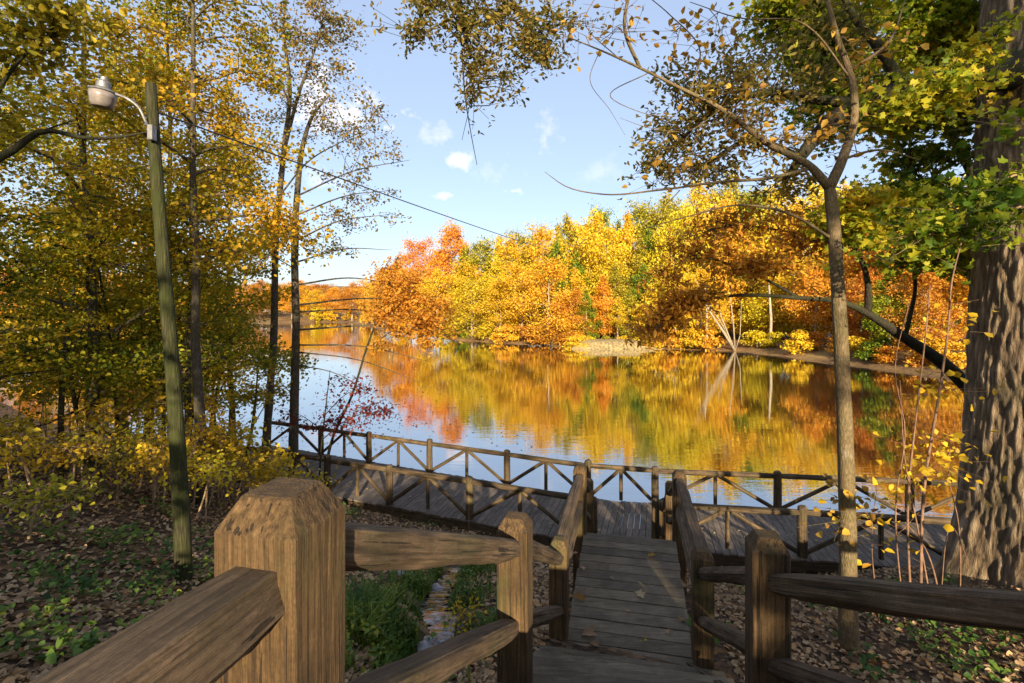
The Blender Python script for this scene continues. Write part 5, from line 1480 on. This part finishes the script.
    tag(lf.build('floating_leaves', LM['litter'], None, loc=(0, 30, 0), shape='leaf', flatness=30, aspect=.7), 'dark leaves floating on the lake', 'floating leaves', kind='stuff')


# ------------------------------------------------------------------ light, sky, camera
def sky_and_camera():
    to_sun = unit(np.array([.07, -1.0, math.tan(R(17.0))]))
    el = math.asin(to_sun[2]); az = math.atan2(to_sun[0], to_sun[1])
    w = bpy.data.worlds.new('World'); scene.world = w; w.use_nodes = True
    nt = w.node_tree; nt.nodes.clear()
    out = nt.nodes.new('ShaderNodeOutputWorld')
    sky = N(nt, 'TexSky', sky_type='NISHITA', sun_disc=False, sun_elevation=el, sun_rotation=az, air_density=1.0, dust_density=1.6, ozone_density=1.3, altitude=200)
    tc = N(nt, 'TexCoord')
    dirv = tc.outputs['Generated']
    nz = N(nt, 'TexNoise', {'Vector': dirv, 'Scale': 26.0, 'Detail': 8.0, 'Roughness': .62})
    total = None
    for px, py, rad, st, zs in ((335, 112, .13, 1.0, 1.5), (513, 191, .030, 1.0, 2.2), (461, 162, .042, .75, 1.3), (443, 196, .028, .9, 2.0), (548, 130, .05, .4, 1.2), (436, 134, .05, .4, 1.3), (490, 175, .08, .22, 2.5), (600, 170, .09, .2, 2.5), (320, 180, .07, .6, 2.0)):
        c = unit(P(px, py, 1) - CAM)
        df = N(nt, 'VectorMath', {0: dirv, 1: tuple(c)}, operation='SUBTRACT')
        sc = N(nt, 'VectorMath', {0: df.outputs[0], 1: (1, 1, zs)}, operation='MULTIPLY')
        ln = N(nt, 'VectorMath', {0: sc.outputs[0]}, operation='LENGTH')
        k = mathn(nt, 'MULTIPLY_ADD', ln.outputs['Value'], -1 / (rad * 1.35), 1.0, True)
        k = mathn(nt, 'MULTIPLY_ADD', nz.outputs['Fac'], 2.6, mathn(nt, 'MULTIPLY_ADD', k, 1.0, -1.85))
        k = mathn(nt, 'MULTIPLY', mathn(nt, 'MULTIPLY', k, 1.7, 0, True), st)
        total = k if total is None else mathn(nt, 'MAXIMUM', total, k)
    even = mixc(nt, .68, sky.outputs[0], (1.42, 1.66, 2.24))
    cl = mixc(nt, mathn(nt, 'MULTIPLY', total, .85), even, (4.2, 3.9, 3.9))
    bg = N(nt, 'Background', {'Color': cl, 'Strength': SKY})
    nt.links.new(bg.outputs[0], out.inputs[0])
    l = bpy.data.lights.new('sun', 'SUN'); l.energy = SUN; l.angle = R(.6); l.color = (1.0, .83, .58)
    so = link(bpy.data.objects.new('sun', l)); so.rotation_euler = Vector(tuple(-to_sun)).to_track_quat('-Z', 'Y').to_euler(); so.location = (0, -20, 30)
    cam = bpy.data.cameras.new('camera'); cam.lens = F * 36 / 1024; cam.sensor_width = 36; cam.clip_end = 4000; cam.clip_start = .05
    co = link(bpy.data.objects.new('camera', cam)); co.location = tuple(CAM); co.rotation_euler = (R(90), 0, 0); cam.shift_y = -(341.5 - HOR) / 1024
    scene.camera = co
    vs = scene.view_settings; vs.view_transform = 'Standard'; vs.look = 'None'; vs.gamma = 1; vs.exposure = EXPO
    try: vs.use_curve_mapping = False
    except Exception: pass
    cy = scene.cycles
    cy.max_bounces = 7; cy.diffuse_bounces = 3; cy.glossy_bounces = 3; cy.transmission_bounces = 4; cy.transparent_max_bounces = 4
    cy.sample_clamp_indirect = 6.0; cy.caustics_reflective = False; cy.caustics_refractive = False
    cy.use_denoising = True


SKY, SUN, EXPO = .15, 5.0, 1.28

make_ground(); make_water(); build_wood()
far_trees(); left_wood(); slim_trees(); thin_saplings(); oak(); right_side(); shade_trees()
lamp(); far_things(); litter(); sky_and_camera()
